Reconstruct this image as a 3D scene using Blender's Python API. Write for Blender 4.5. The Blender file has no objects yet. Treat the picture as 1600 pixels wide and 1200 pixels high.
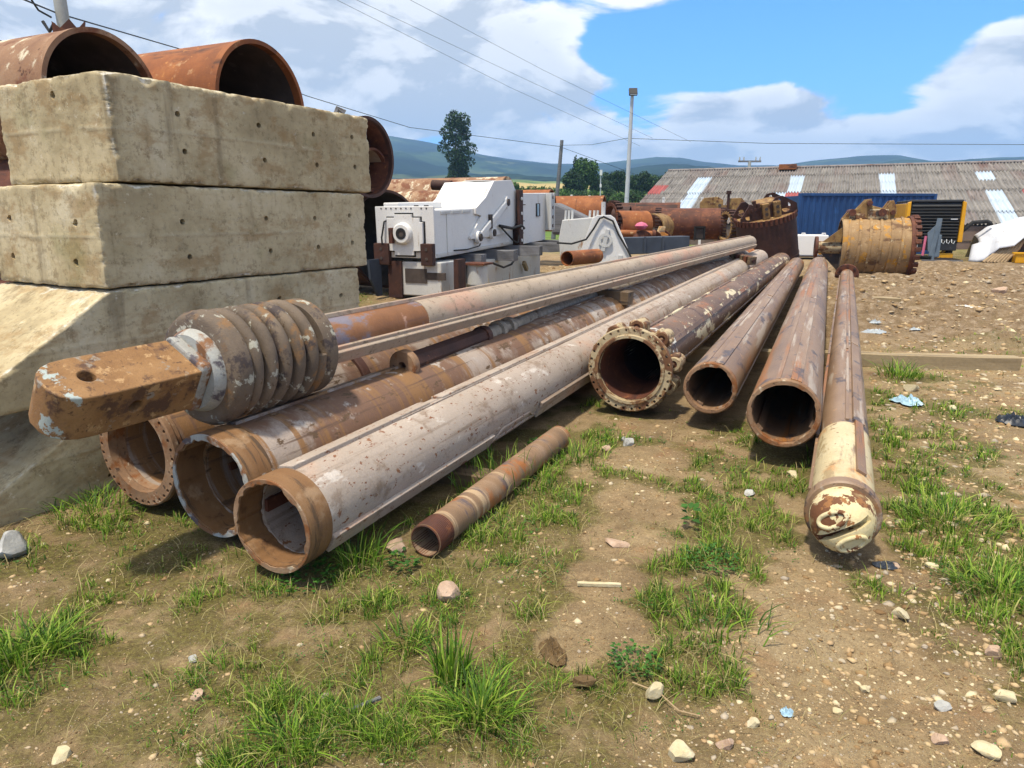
import bpy, bmesh, math, random
import numpy as np
from mathutils import Matrix, Vector

random.seed(11)
rng = np.random.default_rng(7)
SC = bpy.context.scene
COL = SC.collection
R = math.radians
PI = math.pi

# ------------------------------------------------------------------ camera
cam_data = bpy.data.cameras.new('camera')
cam = bpy.data.objects.new('camera', cam_data)
COL.objects.link(cam)
cam.location = (0, 0, 1.6)
cam.rotation_euler = (R(90 - 13.29), 0, 0)
cam_data.sensor_width = 36
cam_data.lens = 1109 / 1600 * 36
cam_data.clip_start = 0.05
cam_data.clip_end = 20000
SC.camera = cam

# ------------------------------------------------------------------ sky, sun, exposure
SUN = Vector((-0.21, -0.26, 0.94)).normalized()
sun_el = math.asin(SUN.z)
sun_rot = math.atan2(SUN.x, SUN.y)
SC.view_settings.view_transform = 'Standard'
SC.view_settings.look = 'None'
SC.view_settings.gamma = 1
SC.view_settings.use_curve_mapping = False
SC.view_settings.exposure = 0.84
sl = bpy.data.lights.new('sun', 'SUN')
sl.energy = 3.5
sl.angle = R(4)
sl.color = (1.0, 0.90, 0.74)
so = bpy.data.objects.new('sun', sl)
COL.objects.link(so)
so.rotation_euler = SUN.to_track_quat('Z', 'Y').to_euler()
so.location = (-20, -10, 60)


class NT:
    """small helper to write node trees"""
    def __init__(self, tree):
        self.t = tree
        self.n = tree.nodes
        self.n.clear()

    def new(self, typ, **kw):
        nd = self.n.new(typ)
        for k, v in kw.items():
            setattr(nd, k, v)
        return nd

    def put(self, sock, v):
        if v is None:
            return
        if hasattr(v, 'is_output'):
            self.t.links.new(v, sock)
        else:
            if isinstance(v, tuple) and len(v) == 3 and getattr(sock, 'type', '') == 'RGBA':
                v = v + (1,)
            sock.default_value = v

    def math(self, op, a, b=None, c=None, clamp=False):
        m = self.new('ShaderNodeMath', operation=op, use_clamp=clamp)
        for i, v in enumerate((a, b, c)):
            self.put(m.inputs[i], v)
        return m.outputs[0]

    def vec(self, op, a, b=None):
        m = self.new('ShaderNodeVectorMath', operation=op)
        self.put(m.inputs[0], a)
        if b is not None:
            self.put(m.inputs['Scale' if op == 'SCALE' else 1], b)
        return m.outputs['Value' if op in ('LENGTH', 'DISTANCE', 'DOT_PRODUCT') else 'Vector']

    def noise(self, v, scale, detail=6, rough=0.55, dist=0.0):
        m = self.new('ShaderNodeTexNoise')
        self.put(m.inputs['Vector'], v)
        m.inputs['Scale'].default_value = scale
        m.inputs['Detail'].default_value = detail
        m.inputs['Roughness'].default_value = rough
        m.inputs['Distortion'].default_value = dist
        return m.outputs['Fac']

    def ramp(self, f, lo, hi, a=0.0, b=1.0):
        m = self.new('ShaderNodeMapRange', interpolation_type='SMOOTHSTEP')
        self.put(m.inputs[0], f)
        for i, v in enumerate((lo, hi, a, b)):
            m.inputs[i + 1].default_value = v
        return m.outputs[0]

    def mix(self, f, a, b, blend='MIX'):
        m = self.new('ShaderNodeMix', data_type='RGBA', blend_type=blend)
        self.put(m.inputs[0], f)
        self.put(m.inputs[6], a)
        self.put(m.inputs[7], b)
        return m.outputs[2]

    def cramp(self, f, stops):
        m = self.new('ShaderNodeValToRGB')
        e = m.color_ramp.elements
        while len(e) < len(stops):
            e.new(0.5)
        for el, (p, c) in zip(e, stops):
            el.position = p
            el.color = tuple(c) + (1,)
        self.put(m.inputs[0], f)
        return m.outputs[0]


world = bpy.data.worlds.new('World')
SC.world = world
world.use_nodes = True
w = NT(world.node_tree)
tc = w.new('ShaderNodeTexCoord')
dirv = tc.outputs['Generated']
sky = w.new('ShaderNodeTexSky', sky_type='NISHITA', sun_disc=False, sun_elevation=sun_el, sun_rotation=sun_rot,
            altitude=2500, air_density=1.25, dust_density=0.6, ozone_density=2.5)
sep = w.new('ShaderNodeSeparateXYZ')
w.put(sep.inputs[0], dirv)
zc = sep.outputs['Z']


def blob(az, el, ra, re):
    """soft patch of cloud cover round a compass direction"""
    c = (math.sin(R(az)) * math.cos(R(el)), math.cos(R(az)) * math.cos(R(el)), math.sin(R(el)))
    d = w.vec('SUBTRACT', dirv, c)
    d = w.vec('MULTIPLY', d, (1 / math.sin(R(ra)), 1 / math.sin(R(ra)), 1 / math.sin(R(re))))
    return w.ramp(w.vec('LENGTH', d), 0.25, 1.0, 1.0, 0.0)


stretched = w.vec('MULTIPLY', dirv, (1.0, 1.0, 2.1))
puff = w.noise(stretched, 5.6, 10, 0.58, 0.35)
puff_sun = w.noise(w.vec('ADD', stretched, (-0.03, 0.0, 0.055)), 5.6, 10, 0.58, 0.35)
big = w.noise(stretched, 1.7, 3, 0.5)
big_up = w.noise(w.vec('ADD', stretched, (-0.06, 0.0, 0.16)), 1.7, 3, 0.5)
dens = w.math('MULTIPLY_ADD', big, 0.55, w.math('MULTIPLY', puff, 0.75))
for az, el, ra, re, amt in ((-22, 11, 22, 8, 0.16), (-4, 10, 15, 7, 0.27), (-34, 9, 12, 6, 0.10), (17, 6.5, 7, 3.4, 0.24),
                            (33, 8.5, 7, 5, 0.22), (25, 4.0, 17, 3.2, 0.22), (14, 7.6, 6, 2.4, .08), (-2, 13, 8, 3, .05), (5, 3.4, 18, 3.6, 0.20), (22, 17.6, 24, 3.0, 0.40),
                            (-60, 25, 30, 14, 0.12), (70, 22, 30, 12, 0.1)):
    dens = w.math('MULTIPLY_ADD', blob(az, el, ra, re), amt, dens)
for az, el, ra, re, amt in ((21, 12.2, 17, 4.6, 0.30), (33, 14, 9, 3.0, 0.22), (-30, 15.8, 5, 2.6, 0.30), (8, 12.2, 5.5, 2.6, 0.18)):
    dens = w.math('MULTIPLY_ADD', blob(az, el, ra, re), -amt, dens)
dens = w.math('ADD', dens, w.ramp(zc, 0.26, 0.55, 0.0, 0.16))
cover = w.ramp(dens, 0.655, 0.745)
thick = w.ramp(dens, 0.74, 1.0)
lit = w.math('MULTIPLY_ADD', w.math('SUBTRACT', puff, puff_sun), 7.0, 0.80)
lit = w.math('MULTIPLY_ADD', w.math('SUBTRACT', big, big_up), 2.2, lit, clamp=True)
lit = w.math('SUBTRACT', lit, w.math('MULTIPLY', thick, 0.40), clamp=True)
cloud = w.mix(lit, (3.2, 3.4, 3.65), (6.5, 6.4, 6.2))
hz = w.ramp(zc, 0.0, 0.10, 0.30, 0.0)
blue = w.mix(1.0, sky.outputs[0], (0.36, 0.84, 1.42), 'MULTIPLY')
col = w.mix(cover, blue, cloud)
col = w.mix(hz, col, (4.3, 4.9, 5.7))
bg = w.new('ShaderNodeBackground')
w.put(bg.inputs[0], col)
bg.inputs[1].default_value = 0.125
wo = w.new('ShaderNodeOutputWorld')
w.put(wo.inputs[0], bg.outputs[0])
world.cycles.sampling_method = 'MANUAL'
world.cycles.sample_map_resolution = 1024


# ------------------------------------------------------------------ numpy noise
def _hash(ix, iy, iz, seed):
    h = (ix.astype(np.int64) * 374761393 + iy.astype(np.int64) * 668265263 + iz.astype(np.int64) * 1440662683 + seed * 97463477) & 0xffffffff
    h = ((h ^ (h >> 13)) * 1274126177) & 0xffffffff
    return ((h ^ (h >> 16)) & 0xffffff) / float(0xffffff)


def vn(p, seed=0):
    """value noise, p is (n,3) or (n,2), result 0..1"""
    p = np.asarray(p, float)
    if p.shape[1] == 2:
        i = np.floor(p); f = p - i; f = f * f * (3 - 2 * f)
        z = np.zeros(len(p), np.int64)
        a = _hash(i[:, 0], i[:, 1], z, seed); b = _hash(i[:, 0] + 1, i[:, 1], z, seed)
        c = _hash(i[:, 0], i[:, 1] + 1, z, seed); d = _hash(i[:, 0] + 1, i[:, 1] + 1, z, seed)
        return (a * (1 - f[:, 0]) + b * f[:, 0]) * (1 - f[:, 1]) + (c * (1 - f[:, 0]) + d * f[:, 0]) * f[:, 1]
    i = np.floor(p); f = p - i; f = f * f * (3 - 2 * f)
    out = 0
    for dx in (0, 1):
        for dy in (0, 1):
            for dz in (0, 1):
                wgt = (f[:, 0] if dx else 1 - f[:, 0]) * (f[:, 1] if dy else 1 - f[:, 1]) * (f[:, 2] if dz else 1 - f[:, 2])
                out = out + wgt * _hash(i[:, 0] + dx, i[:, 1] + dy, i[:, 2] + dz, seed)
    return out


def fbm(p, octv=4, seed=0, gain=0.5):
    p = np.asarray(p, float); s = 0; a = 1; t = 0
    for k in range(octv):
        s = s + a * vn(p * 2 ** k, seed + k * 17); t += a; a *= gain
    return s / t


def sstep(x, a, b):
    t = np.clip((x - a) / (b - a), 0, 1)
    return t * t * (3 - 2 * t)


# ------------------------------------------------------------------ mesh helpers
class MB:
    """collects shapes, links them as ONE mesh object"""
    def __init__(self):
        self.v = []; self.f = []; self.k = 0

    def raw(self, v, f):
        v = np.asarray(v, float).reshape(-1, 3)
        self.v.append(v)
        self.f.extend([[i + self.k for i in q] for q in f])
        self.k += len(v)
        return self

    def box(self, c, s, rot=None):
        x, y, z = s[0] / 2, s[1] / 2, s[2] / 2
        v = np.array([(i, j, k) for i in (-x, x) for j in (-y, y) for k in (-z, z)])
        if rot is not None:
            v = v @ np.array(rot).T
        return self.raw(v + np.array(c), [(0, 1, 3, 2), (4, 6, 7, 5), (0, 4, 5, 1), (2, 3, 7, 6), (0, 2, 6, 4), (1, 5, 7, 3)])

    def tube(self, pts, r, n=8, caps=True):
        """round bar along points; r one radius or a list"""
        pts = [Vector(p) for p in pts]
        rr = r if isinstance(r, (list, tuple)) else [r] * len(pts)
        vs = []; fs = []
        t0 = (pts[1] - pts[0]).normalized()
        a = t0.orthogonal().normalized()
        for i, p in enumerate(pts):
            t = (pts[min(i + 1, len(pts) - 1)] - pts[max(i - 1, 0)]).normalized()
            a = (a - t * a.dot(t)).normalized(); b = t.cross(a)
            for j in range(n):
                th = 2 * PI * j / n
                vs.append(p + (a * math.cos(th) + b * math.sin(th)) * rr[i])
        for i in range(len(pts) - 1):
            for j in range(n):
                fs.append((i * n + j, i * n + (j + 1) % n, (i + 1) * n + (j + 1) % n, (i + 1) * n + j))
        if caps:
            fs.append(tuple(range(n))[::-1]); fs.append(tuple(range((len(pts) - 1) * n, len(pts) * n)))
        return self.raw([tuple(p) for p in vs], fs)

    def lathe(self, prof, n=64, closed=True, rfun=None, axis='X', c=(0, 0, 0), arc=None):
        """prof: list of (x, r) turned round X (or Z); rfun(i, x, r, theta) may vary the radius"""
        prof = list(prof); m = len(prof)
        th = np.linspace(0, 2 * PI, n, endpoint=False) if arc is None else np.linspace(arc[0], arc[1], n)
        vs = np.zeros((m, n, 3))
        for i, (x, r) in enumerate(prof):
            rad = np.full(n, r, float) if rfun is None else rfun(i, x, r, th)
            a, b = rad * np.cos(th), rad * np.sin(th)
            vs[i] = np.stack([np.full(n, x), -a, b], 1) if axis == 'X' else np.stack([a, b, np.full(n, x)], 1)
        fs = []
        for i in range(m if closed else m - 1):
            i2 = (i + 1) % m
            for j in range(n if arc is None else n - 1):
                j2 = (j + 1) % n
                fs.append((i * n + j, i2 * n + j, i2 * n + j2, i * n + j2))
        return self.raw(vs.reshape(-1, 3) + np.array(c), fs)

    def disc(self, c, r, axis='X', n=32, t=0.0):
        return self.lathe([(-t / 2, 0.0001), (-t / 2, r), (t / 2, r), (t / 2, 0.0001)], n, False, axis=axis, c=c)

    def prism(self, poly, t, frame='XZ', at=0.0):
        """polygon drawn in a plane, extruded from at to at + t along the third axis"""
        n = len(poly)
        put = {'XZ': lambda a, b, h: (a, h, b), 'YZ': lambda a, b, h: (h, a, b), 'XY': lambda a, b, h: (a, b, h)}[frame]
        v = [put(a, b, at) for a, b in poly] + [put(a, b, at + t) for a, b in poly]
        f = [tuple(range(n)), tuple(range(n, 2 * n))[::-1]] + [(i, i + n, (i + 1) % n + n, (i + 1) % n) for i in range(n)]
        return self.raw(v, f)

    def mesh(self, name, mat, smooth=35):
        me = bpy.data.meshes.new(name)
        v = np.concatenate(self.v)
        me.from_pydata(v.tolist(), [], self.f)
        me.validate()
        bm = bmesh.new(); bm.from_mesh(me)
        bmesh.ops.recalc_face_normals(bm, faces=bm.faces[:])
        bm.to_mesh(me); bm.free()
        if smooth:
            me.shade_smooth(); me.set_sharp_from_angle(angle=R(smooth))
        me.materials.append(mat)
        return me

    def build(self, name, mat, parent=None, smooth=35, bevel=0.0, seg=2, label=None):
        o = bpy.data.objects.new(name, self.mesh(name, mat, smooth))
        COL.objects.link(o)
        o.parent = parent
        if bevel:
            b = o.modifiers.new('bevel', 'BEVEL')
            b.width = bevel; b.segments = seg; b.limit_method = 'ANGLE'; b.angle_limit = R(38)
        if label:
            o['label'] = label
        return o


def fast_mesh(name, v, quads=None, tris=None, mat=None, smooth=True, parent=None):
    """numpy arrays straight into one mesh object"""
    me = bpy.data.meshes.new(name)
    loops = []; starts = []; k = 0
    if quads is not None and len(quads):
        loops.append(np.asarray(quads).ravel()); starts.append(np.arange(len(quads)) * 4); k = len(quads) * 4
    if tris is not None and len(tris):
        loops.append(np.asarray(tris).ravel()); starts.append(k + np.arange(len(tris)) * 3)
    loops = np.concatenate(loops); starts = np.concatenate(starts)
    me.vertices.add(len(v)); me.loops.add(len(loops)); me.polygons.add(len(starts))
    me.vertices.foreach_set('co', np.asarray(v, np.float32).ravel())
    me.loops.foreach_set('vertex_index', loops.astype(np.int32))
    me.polygons.foreach_set('loop_start', starts.astype(np.int32))
    me.update(calc_edges=True)
    if smooth:
        me.shade_smooth()
    me.materials.append(mat)
    o = bpy.data.objects.new(name, me)
    COL.objects.link(o)
    o.parent = parent
    return o


def cut(o, cutter):
    """take the shapes of an MB out of an object's mesh for good"""
    c = cutter.build('cutter', o.data.materials[0], None, 0)
    m = o.modifiers.new('cut', 'BOOLEAN'); m.object = c; m.operation = 'DIFFERENCE'; m.solver = 'EXACT'; m.use_self = True
    par = o.parent; o.parent = None
    dg = bpy.context.evaluated_depsgraph_get(); dg.update()
    me = bpy.data.meshes.new_from_object(o.evaluated_get(dg))
    o.modifiers.remove(m); o.data = me; o.parent = par
    me.shade_smooth(); me.set_sharp_from_angle(angle=R(35))
    bpy.data.objects.remove(c)


def tag(o, label, cat, group=None, kind=None):
    if label: o['label'] = label
    if cat: o['category'] = cat
    if group: o['group'] = group
    if kind: o['kind'] = kind
    return o


def thing(name, label, cat, loc=(0, 0, 0), rot=None, group=None):
    o = bpy.data.objects.new(name, None)
    COL.objects.link(o)
    o.empty_display_size = 0.2
    M = Matrix.Translation(loc)
    if rot is not None:
        M = M @ (rot.to_4x4() if isinstance(rot, Matrix) else Matrix.Rotation(rot, 4, 'Z'))
    o.matrix_world = M
    return tag(o, label, cat, group)


def copy_tree(o, parent=None):
    c = o.copy(); COL.objects.link(c); c.parent = parent
    for ch in list(o.children):
        copy_tree(ch, c)
    return c


def aim(p, q):
    """rotation with local X from p to q, local Z as upright as can be"""
    x = (Vector(q) - Vector(p)).normalized(); y = Vector((0, 0, 1)).cross(x).normalized(); z = x.cross(y)
    return Matrix((x, y, z)).transposed()


def rotx(a): return np.array(Matrix.Rotation(a, 3, 'X'))
def roty(a): return np.array(Matrix.Rotation(a, 3, 'Y'))
def rotz(a): return np.array(Matrix.Rotation(a, 3, 'Z'))


# ------------------------------------------------------------------ materials
def hexc(h, k=1.0):
    o = []
    for i in (0, 2, 4):
        s = int(h[i:i + 2], 16) / 255
        o.append((s / 12.92 if s <= 0.04045 else ((s + 0.055) / 1.055) ** 2.4) * k)
    return tuple(o)


def mat(name, stops, scale=3.0, stretch=(1, 1, 1), layers=(), rough=0.75, bump=0.15, bscale=60.0, metal=0.0, shift=True, spec=0.4, bdist=0.01):
    """stops: colours of the base noise; layers: (colour, scale, stretch, lo, hi[, x0, x1]) patches laid over it"""
    m = bpy.data.materials.new(name)
    m.use_nodes = True
    t = NT(m.node_tree)
    co = t.new('ShaderNodeTexCoord').outputs['Object']
    obj = co
    if shift:
        oi = t.new('ShaderNodeObjectInfo').outputs['Random']
        cx = t.new('ShaderNodeCombineXYZ'); t.put(cx.inputs[0], t.math('MULTIPLY', oi, 37.0)); t.put(cx.inputs[1], t.math('MULTIPLY', oi, 13.0))
        co = t.vec('ADD', obj, cx.outputs[0])
    f = t.noise(t.vec('MULTIPLY', co, tuple(stretch)), scale, 8, 0.62)
    col = t.cramp(f, [(0.22 + 0.56 * i / max(1, len(stops) - 1), hexc(c) if isinstance(c, str) else c) for i, c in enumerate(stops)])
    for n, L in enumerate(layers):
        c, s, st, lo, hi = L[:5]
        p = t.vec('MULTIPLY', t.vec('ADD', co, (3.1 * n + 1, 7.7 * n, 1.3 * n)), tuple(st))
        g = t.noise(p, s, 7, 0.65)
        if len(L) > 5:
            sx = t.new('ShaderNodeSeparateXYZ'); t.put(sx.inputs[0], obj)
            g = t.math('ADD', g, t.ramp(sx.outputs[0], L[5], L[6], 0.0, -0.6))
        col = t.mix(t.ramp(g, lo, hi), col, hexc(c) if isinstance(c, str) else c)
    fine = t.noise(co, bscale, 5, 0.7)
    col = t.mix(0.35, col, t.cramp(fine, [(0.25, (0.35, 0.35, 0.35)), (0.7, (1.0, 1.0, 1.0))]), 'MULTIPLY')
    b = t.new('ShaderNodeBsdfPrincipled')
    t.put(b.inputs['Base Color'], col)
    t.put(b.inputs['Roughness'], t.math('MULTIPLY_ADD', fine, 0.25, rough - 0.12))
    b.inputs['Metallic'].default_value = metal
    b.inputs['Specular IOR Level'].default_value = spec
    bp = t.new('ShaderNodeBump'); bp.inputs['Strength'].default_value = bump; bp.inputs['Distance'].default_value = bdist
    t.put(bp.inputs['Height'], t.math('ADD', fine, t.math('MULTIPLY', f, 1.5)))
    t.put(b.inputs['Normal'], bp.outputs[0])
    o = t.new('ShaderNodeOutputMaterial'); t.put(o.inputs[0], b.outputs[0])
    return m


def island_mat(name, cols, rough=0.8, trans=0.0, bump=0.0):
    """each loose piece (blade, leaf, pebble) takes its own colour"""
    m = bpy.data.materials.new(name)
    m.use_nodes = True
    t = NT(m.node_tree)
    g = t.new('ShaderNodeNewGeometry').outputs['Random Per Island']
    co = t.new('ShaderNodeTexCoord').outputs['Object']
    f = t.math('MULTIPLY_ADD', t.math('SUBTRACT', t.noise(co, 2.2 if bump else 0.9, 4), 0.5), 0.9, g)
    c = t.cramp(f, [(i / max(1, len(cols) - 1), hexc(x)) for i, x in enumerate(cols)])
    if bump:
        c = t.mix(0.5, c, t.cramp(t.noise(co, bump, 6, 0.7), [(0.3, (0.45, 0.45, 0.45)), (0.65, (1, 1, 1))]), 'MULTIPLY')
    b = t.new('ShaderNodeBsdfPrincipled'); t.put(b.inputs['Base Color'], c)
    b.inputs['Roughness'].default_value = rough; b.inputs['Specular IOR Level'].default_value = 0.25
    out = b.outputs[0]
    if trans:
        tr = t.new('ShaderNodeBsdfTranslucent'); t.put(tr.inputs[0], c)
        mx = t.new('ShaderNodeMixShader'); mx.inputs[0].default_value = trans
        t.put(mx.inputs[1], out); t.put(mx.inputs[2], tr.outputs[0]); out = mx.outputs[0]
    o = t.new('ShaderNodeOutputMaterial'); t.put(o.inputs[0], out)
    return m


LONG = (0.12, 1, 1)
RING = (1.6, 0.12, 0.12)
M = {}
M['rust'] = mat('rust', ['3a2018', '5a3222', '7c4a30'], 3, layers=[('8a5632', 9, (1, 1, 1), .55, .7), ('2c1a16', 4, LONG, .56, .68)], bump=.3)
M['rust_dark'] = mat('rust_dark', ['2a1a17', '40271f', '553429'], 4, layers=[('6d432e', 12, (1, 1, 1), .6, .72)], bump=.3)
M['rust_orange'] = mat('rust_orange', ['7a4118', '9a5c2a', 'b07a44'], 4, layers=[('6b4634', 5, (1, 1, 1), .52, .66), ('c39a6a', 14, (1, 1, 1), .62, .74)], bump=.35)
M['rust_red'] = mat('rust_red', ['63381f', '8a5028', 'a86c3c'], 2.5, layers=[('b08a62', 5, (1, 1, 1), .60, .7), ('45291d', 3, (.3, 1, 1), .55, .68), ('b47a40', 12, (1, 1, 1), .60, .7)], bump=.25)
M['casing_cream'] = mat('casing_cream', ['6e4a34', '8f6c50', 'ab9072'], 2.2, layers=[('70432a', 2.5, (1, 1, 1), .5, .6), ('c8bca2', 3.2, (1, .7, .7), .55, .62), ('5a3a28', 9, (1, 1, 1), .60, .66)], bump=.25)
M['shade_dark'] = mat('shade_dark', ['322b28', '463d38', '5a5049'], 4, layers=[('5a514b', 5, (1, 1, 1), .60, .66)], bump=.2)  # tone of dark mouths and openings, their shade put into the colour; bolts too
M['paint_grey'] = mat('paint_grey', ['948678', 'a6988b', 'b2a69a'], 1.6, layers=[('b0937f', 1.5, (1, 1, 1), .52, .70), ('7f6e5e', 5, (.08, 2.5, 2.5), .54, .68), ('9b9288', 3, (1, 1, 1), .58, .74), ('74462a', 38, (.6, 1, 1), .60, .64), ('7f5436', 14, (1, 1, 1), .61, .65), ('c0b6ac', 8, (.5, 1, 1), .61, .68), ('857261', 5, (1, 1, 1), .55, .68)], bump=.4, bscale=90)
M['worn_grey'] = mat('worn_grey', ['86766a', '988a7e', 'aa9c90'], 3, (0.5, 1, 1), layers=[('735745', 1.8, (.9, .6, .6), .45, .55), ('86633f', 4.5, RING, .50, .58), ('5c4638', 6, (.1, 2.5, 2.5), .54, .64), ('aaa096', 6, (1, 1, 1), .58, .66), ('58442f', 14, (.5, 1, 1), .57, .64)], bump=.35, bscale=80)
M['grey_kelly'] = mat('grey_kelly', ['948676', 'a69684', 'b0a292'], 4, (0.4, 1, 1), layers=[('b08c78', 1.2, (.5, 1, 1), .5, .64), ('7f705e', 14, (1, 1, 1), .54, .68), ('5f4a3c', 30, (1, 1, 1), .62, .68), ('7a5a40', 4, (.15, 1.5, 1.5), .60, .68)], bump=.45, bscale=110)
M['kelly_orange'] = mat('kelly_orange', ['704828', '875a36', '9c7656'], 3, layers=[('77717c', 3.2, (.6, 1, 1), .50, .58), ('b08a74', 5, (1, 1, 1), .60, .68), ('6b4a34', 9, LONG, .55, .7)], bump=.15, rough=.55)
M['nose_rust'] = mat('nose_rust', ['74502e', '8f6a42', 'a8845a'], 5, layers=[('5a4030', 7, (1, 1, 1), .52, .62), ('8d8478', 9, (1, 1, 1), .60, .66), ('b08d62', 14, (1, 1, 1), .58, .66), ('624630', 30, (1, 1, 1), .58, .64), ('a9b3ae', 5.5, (1, 1, 1), .505, .53, -.70, -.56)], bump=.45, bscale=120)
M['spring_steel'] = mat('spring_steel', ['4f443a', '6a5c4e', '857461'], 4, layers=[('80603f', 5, (1, 1, 1), .54, .63), ('a8a698', 9, (1.2, 1, 1), .58, .62), ('463c3a', 7, (1, 1, 1), .56, .64), ('5a4836', 26, (1, 1, 1), .60, .66)], bump=.45, bscale=110)
M['hub_paint'] = mat('hub_paint', ['8a8680', 'a3a39d', 'b3b5b0'], 5, layers=[('80593a', 5, (1, 1, 1), .50, .58), ('565055', 8, (1, 1, 1), .56, .64)], bump=.35, bscale=110)
M['steel_brown'] = mat('steel_brown', ['665040', '826850', '987f66'], 2.5, (.35, 1, 1), layers=[('93602f', 2.2, (.12, 1.4, 1.4), .53, .62), ('a39484', 3.5, (.14, 2, 2), .56, .64), ('4f4340', 5, (.5, 1, 1), .56, .64), ('a8835c', 18, (.5, 1, 1), .62, .70), ('5a4434', 9, (.06, 2.5, 2.5), .60, .66)], bump=.18, rough=.48, bscale=90, spec=.5)
M['rim_worn'] = mat('rim_worn', ['6c5440', '8c6c50', 'a0866c'], 6, layers=[('80502a', 7, (1, 1, 1), .51, .62), ('b8a890', 10, (1, 1, 1), .58, .66), ('4f3c30', 20, (1, 1, 1), .60, .66)], bump=.4)
M['rust_collar'] = mat('rust_collar', ['64452c', '7a5836', '8b6a48'], 5, (1.5, .4, .4), layers=[('54402c', 9, (2.5, .25, .25), .52, .62), ('94785a', 5, (1, 1, 1), .54, .66), ('5d4028', 12, (1, 1, 1), .58, .7), ('a9a49c', 8, (1, 1, 1), .67, .72)], bump=.3, bscale=120)
M['cream_flake'] = mat('cream_flake', ['4c392d', '69513f', '846b58'], 3, (.4, 1, 1), layers=[('8c5c38', 5, (.3, 1, 1), .54, .62), ('cfc2a0', 2.6, (.35, 1, 1), .553, .566), ('c4b69c', 16, (.5, 1, 1), .63, .65), ('4a3229', 7, (1, 1, 1), .58, .62), ('c9c6bc', 3.5, (1, 1, 1), .51, .53, .75, .95)], bump=.3, bscale=80, rough=.55)
M['cream_rust'] = mat('cream_rust', ['a08c6c', 'b2a07e', 'bcae90'], 5, layers=[('6d4a30', 6, (1, 1, 1), .49, .55), ('8a6844', 16, (1, 1, 1), .56, .62), ('584030', 10, (1, 1, 1), .60, .65)], bump=.4, bscale=100)
M['cream_worn'] = mat('cream_worn', ['b5a47e', 'c4b48e', 'ccc0a0'], 3, layers=[('b5762f', 1.6, (.7, 1, 1), .51, .62), ('806a56', 5, (.2, 1.5, 1.5), .55, .63), ('74502f', 20, (1, 1, 1), .61, .66), ('a08a64', 9, (.3, 1, 1), .56, .64)], bump=.2, rough=.5)
M['cream_chip'] = mat('cream_chip', ['c6b684', 'd2c498', 'd8cead'], 3, layers=[('6b4429', 6, (1, 1, 1), .53, .545), ('8d6037', 16, (1, 1, 1), .58, .61), ('a08a60', 5, (1, 1, 1), .56, .68)], bump=.35, bscale=70)
M['small_pipe'] = mat('small_pipe', ['6a5440', '84694f', '98806a'], 5, (1.6, .5, .5), layers=[('935c30', 5, (1, .6, .6), .52, .61), ('5f5250', 6, (1.5, .5, .5), .54, .63), ('ad9474', 7, RING, .58, .68)], bump=.3, bscale=130)
M['inside_tan'] = mat('inside_tan', ['7a6450', '96806a', 'a8947c'], 5, layers=[('6a4a32', 6, (1, 1, 1), .58, .7)], bump=.2)
M['bar_rough'] = mat('bar_rough', ['6b655c', '938b7e', 'b3ac9c'], 18, layers=[('5a4838', 6, (1, 1, 1), .56, .66)], bump=.8, bscale=50)
M['white'] = mat('white', ['d2d1cf', 'dcdbd8', 'e2e1de'], 1.2, layers=[('a8967e', 7, (1, 1, .2), .62, .74), ('7a5a44', 22, (1, 1, 1), .66, .71), ('9a8c7c', 2, (1, 1, .6), .62, .78)], bump=.06, rough=.5)
M['white_old'] = mat('white_old', ['b5b6b6', 'c3c3c0', 'cccbc6'], 1.5, layers=[('96704e', 4, (1, 1, .35), .60, .70), ('6b4a36', 14, (1, 1, 1), .66, .72)], bump=.12, rough=.6)
M['steel_dark'] = mat('steel_dark', ['2a2420', '3d342f', '50453d'], 5, layers=[('6b4a34', 8, (1, 1, 1), .56, .7)], bump=.2, rough=.6)
M['rubber'] = mat('rubber', ['161616', '1f1f20', '2b2a2a'], 6, bump=.1)
M['sheet_blue'] = mat('sheet_blue', ['2e3540', '3b434f', '4a515b'], 2, layers=[('6b5a4a', 6, (1, 1, 1), .64, .74)], bump=.1)
M['ochre'] = mat('ochre', ['6b5030', '8a6a3e', 'a08454'], 5, layers=[('5a3b28', 5, (1, 1, 1), .52, .62), ('b9a36c', 9, (1, 1, 1), .6, .68)], bump=.3)
M['drum'] = mat('drum', ['7d6444', '987a54', 'b0946c'], 2.5, layers=[('b5812c', 3, (1, 1, 1), .56, .62), ('66492f', 4, (.4, 1, 1), .55, .64), ('c4b490', 12, (1, 1, 1), .60, .68)], bump=.3, bscale=40)
M['yellow'] = mat('yellow', ['c98c08', 'd99c10', 'dfa81c'], 2, layers=[('8a5d20', 9, (1, 1, 1), .66, .72)], bump=.03, rough=.4)
M['black_paint'] = mat('black_paint', ['1f2022', '28292b', '323335'], 2, layers=[('5a544c', 7, (1, 1, 1), .66, .76)], bump=.05, rough=.5)
M['grey_paint'] = mat('grey_paint', ['53606d', '62707c', '707c86'], 2, layers=[('8a8478', 7, (1, 1, 1), .62, .74)], bump=.05, rough=.5)
M['cont_blue'] = mat('cont_blue', ['17365f', '1d4272', '285084'], 1.0, layers=[('2c5a92', 3, (1, 1, .3), .58, .7), ('5b4438', 14, (1, 1, 1), .70, .74)], bump=.05, rough=.5)
M['timber'] = mat('timber', ['7d6c50', '998767', 'ac9b7c'], 3, (.12, 2.5, 2.5), layers=[('5c4c38', 4, (.1, 4, 4), .56, .66)], bump=.4, bscale=30)
M['timber_dark'] = mat('timber_dark', ['4a3d31', '66543f', '7f6a50'], 3, (.12, 2.5, 2.5), layers=[('382d24', 4, (.1, 4, 4), .54, .66)], bump=.4, bscale=30)
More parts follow.
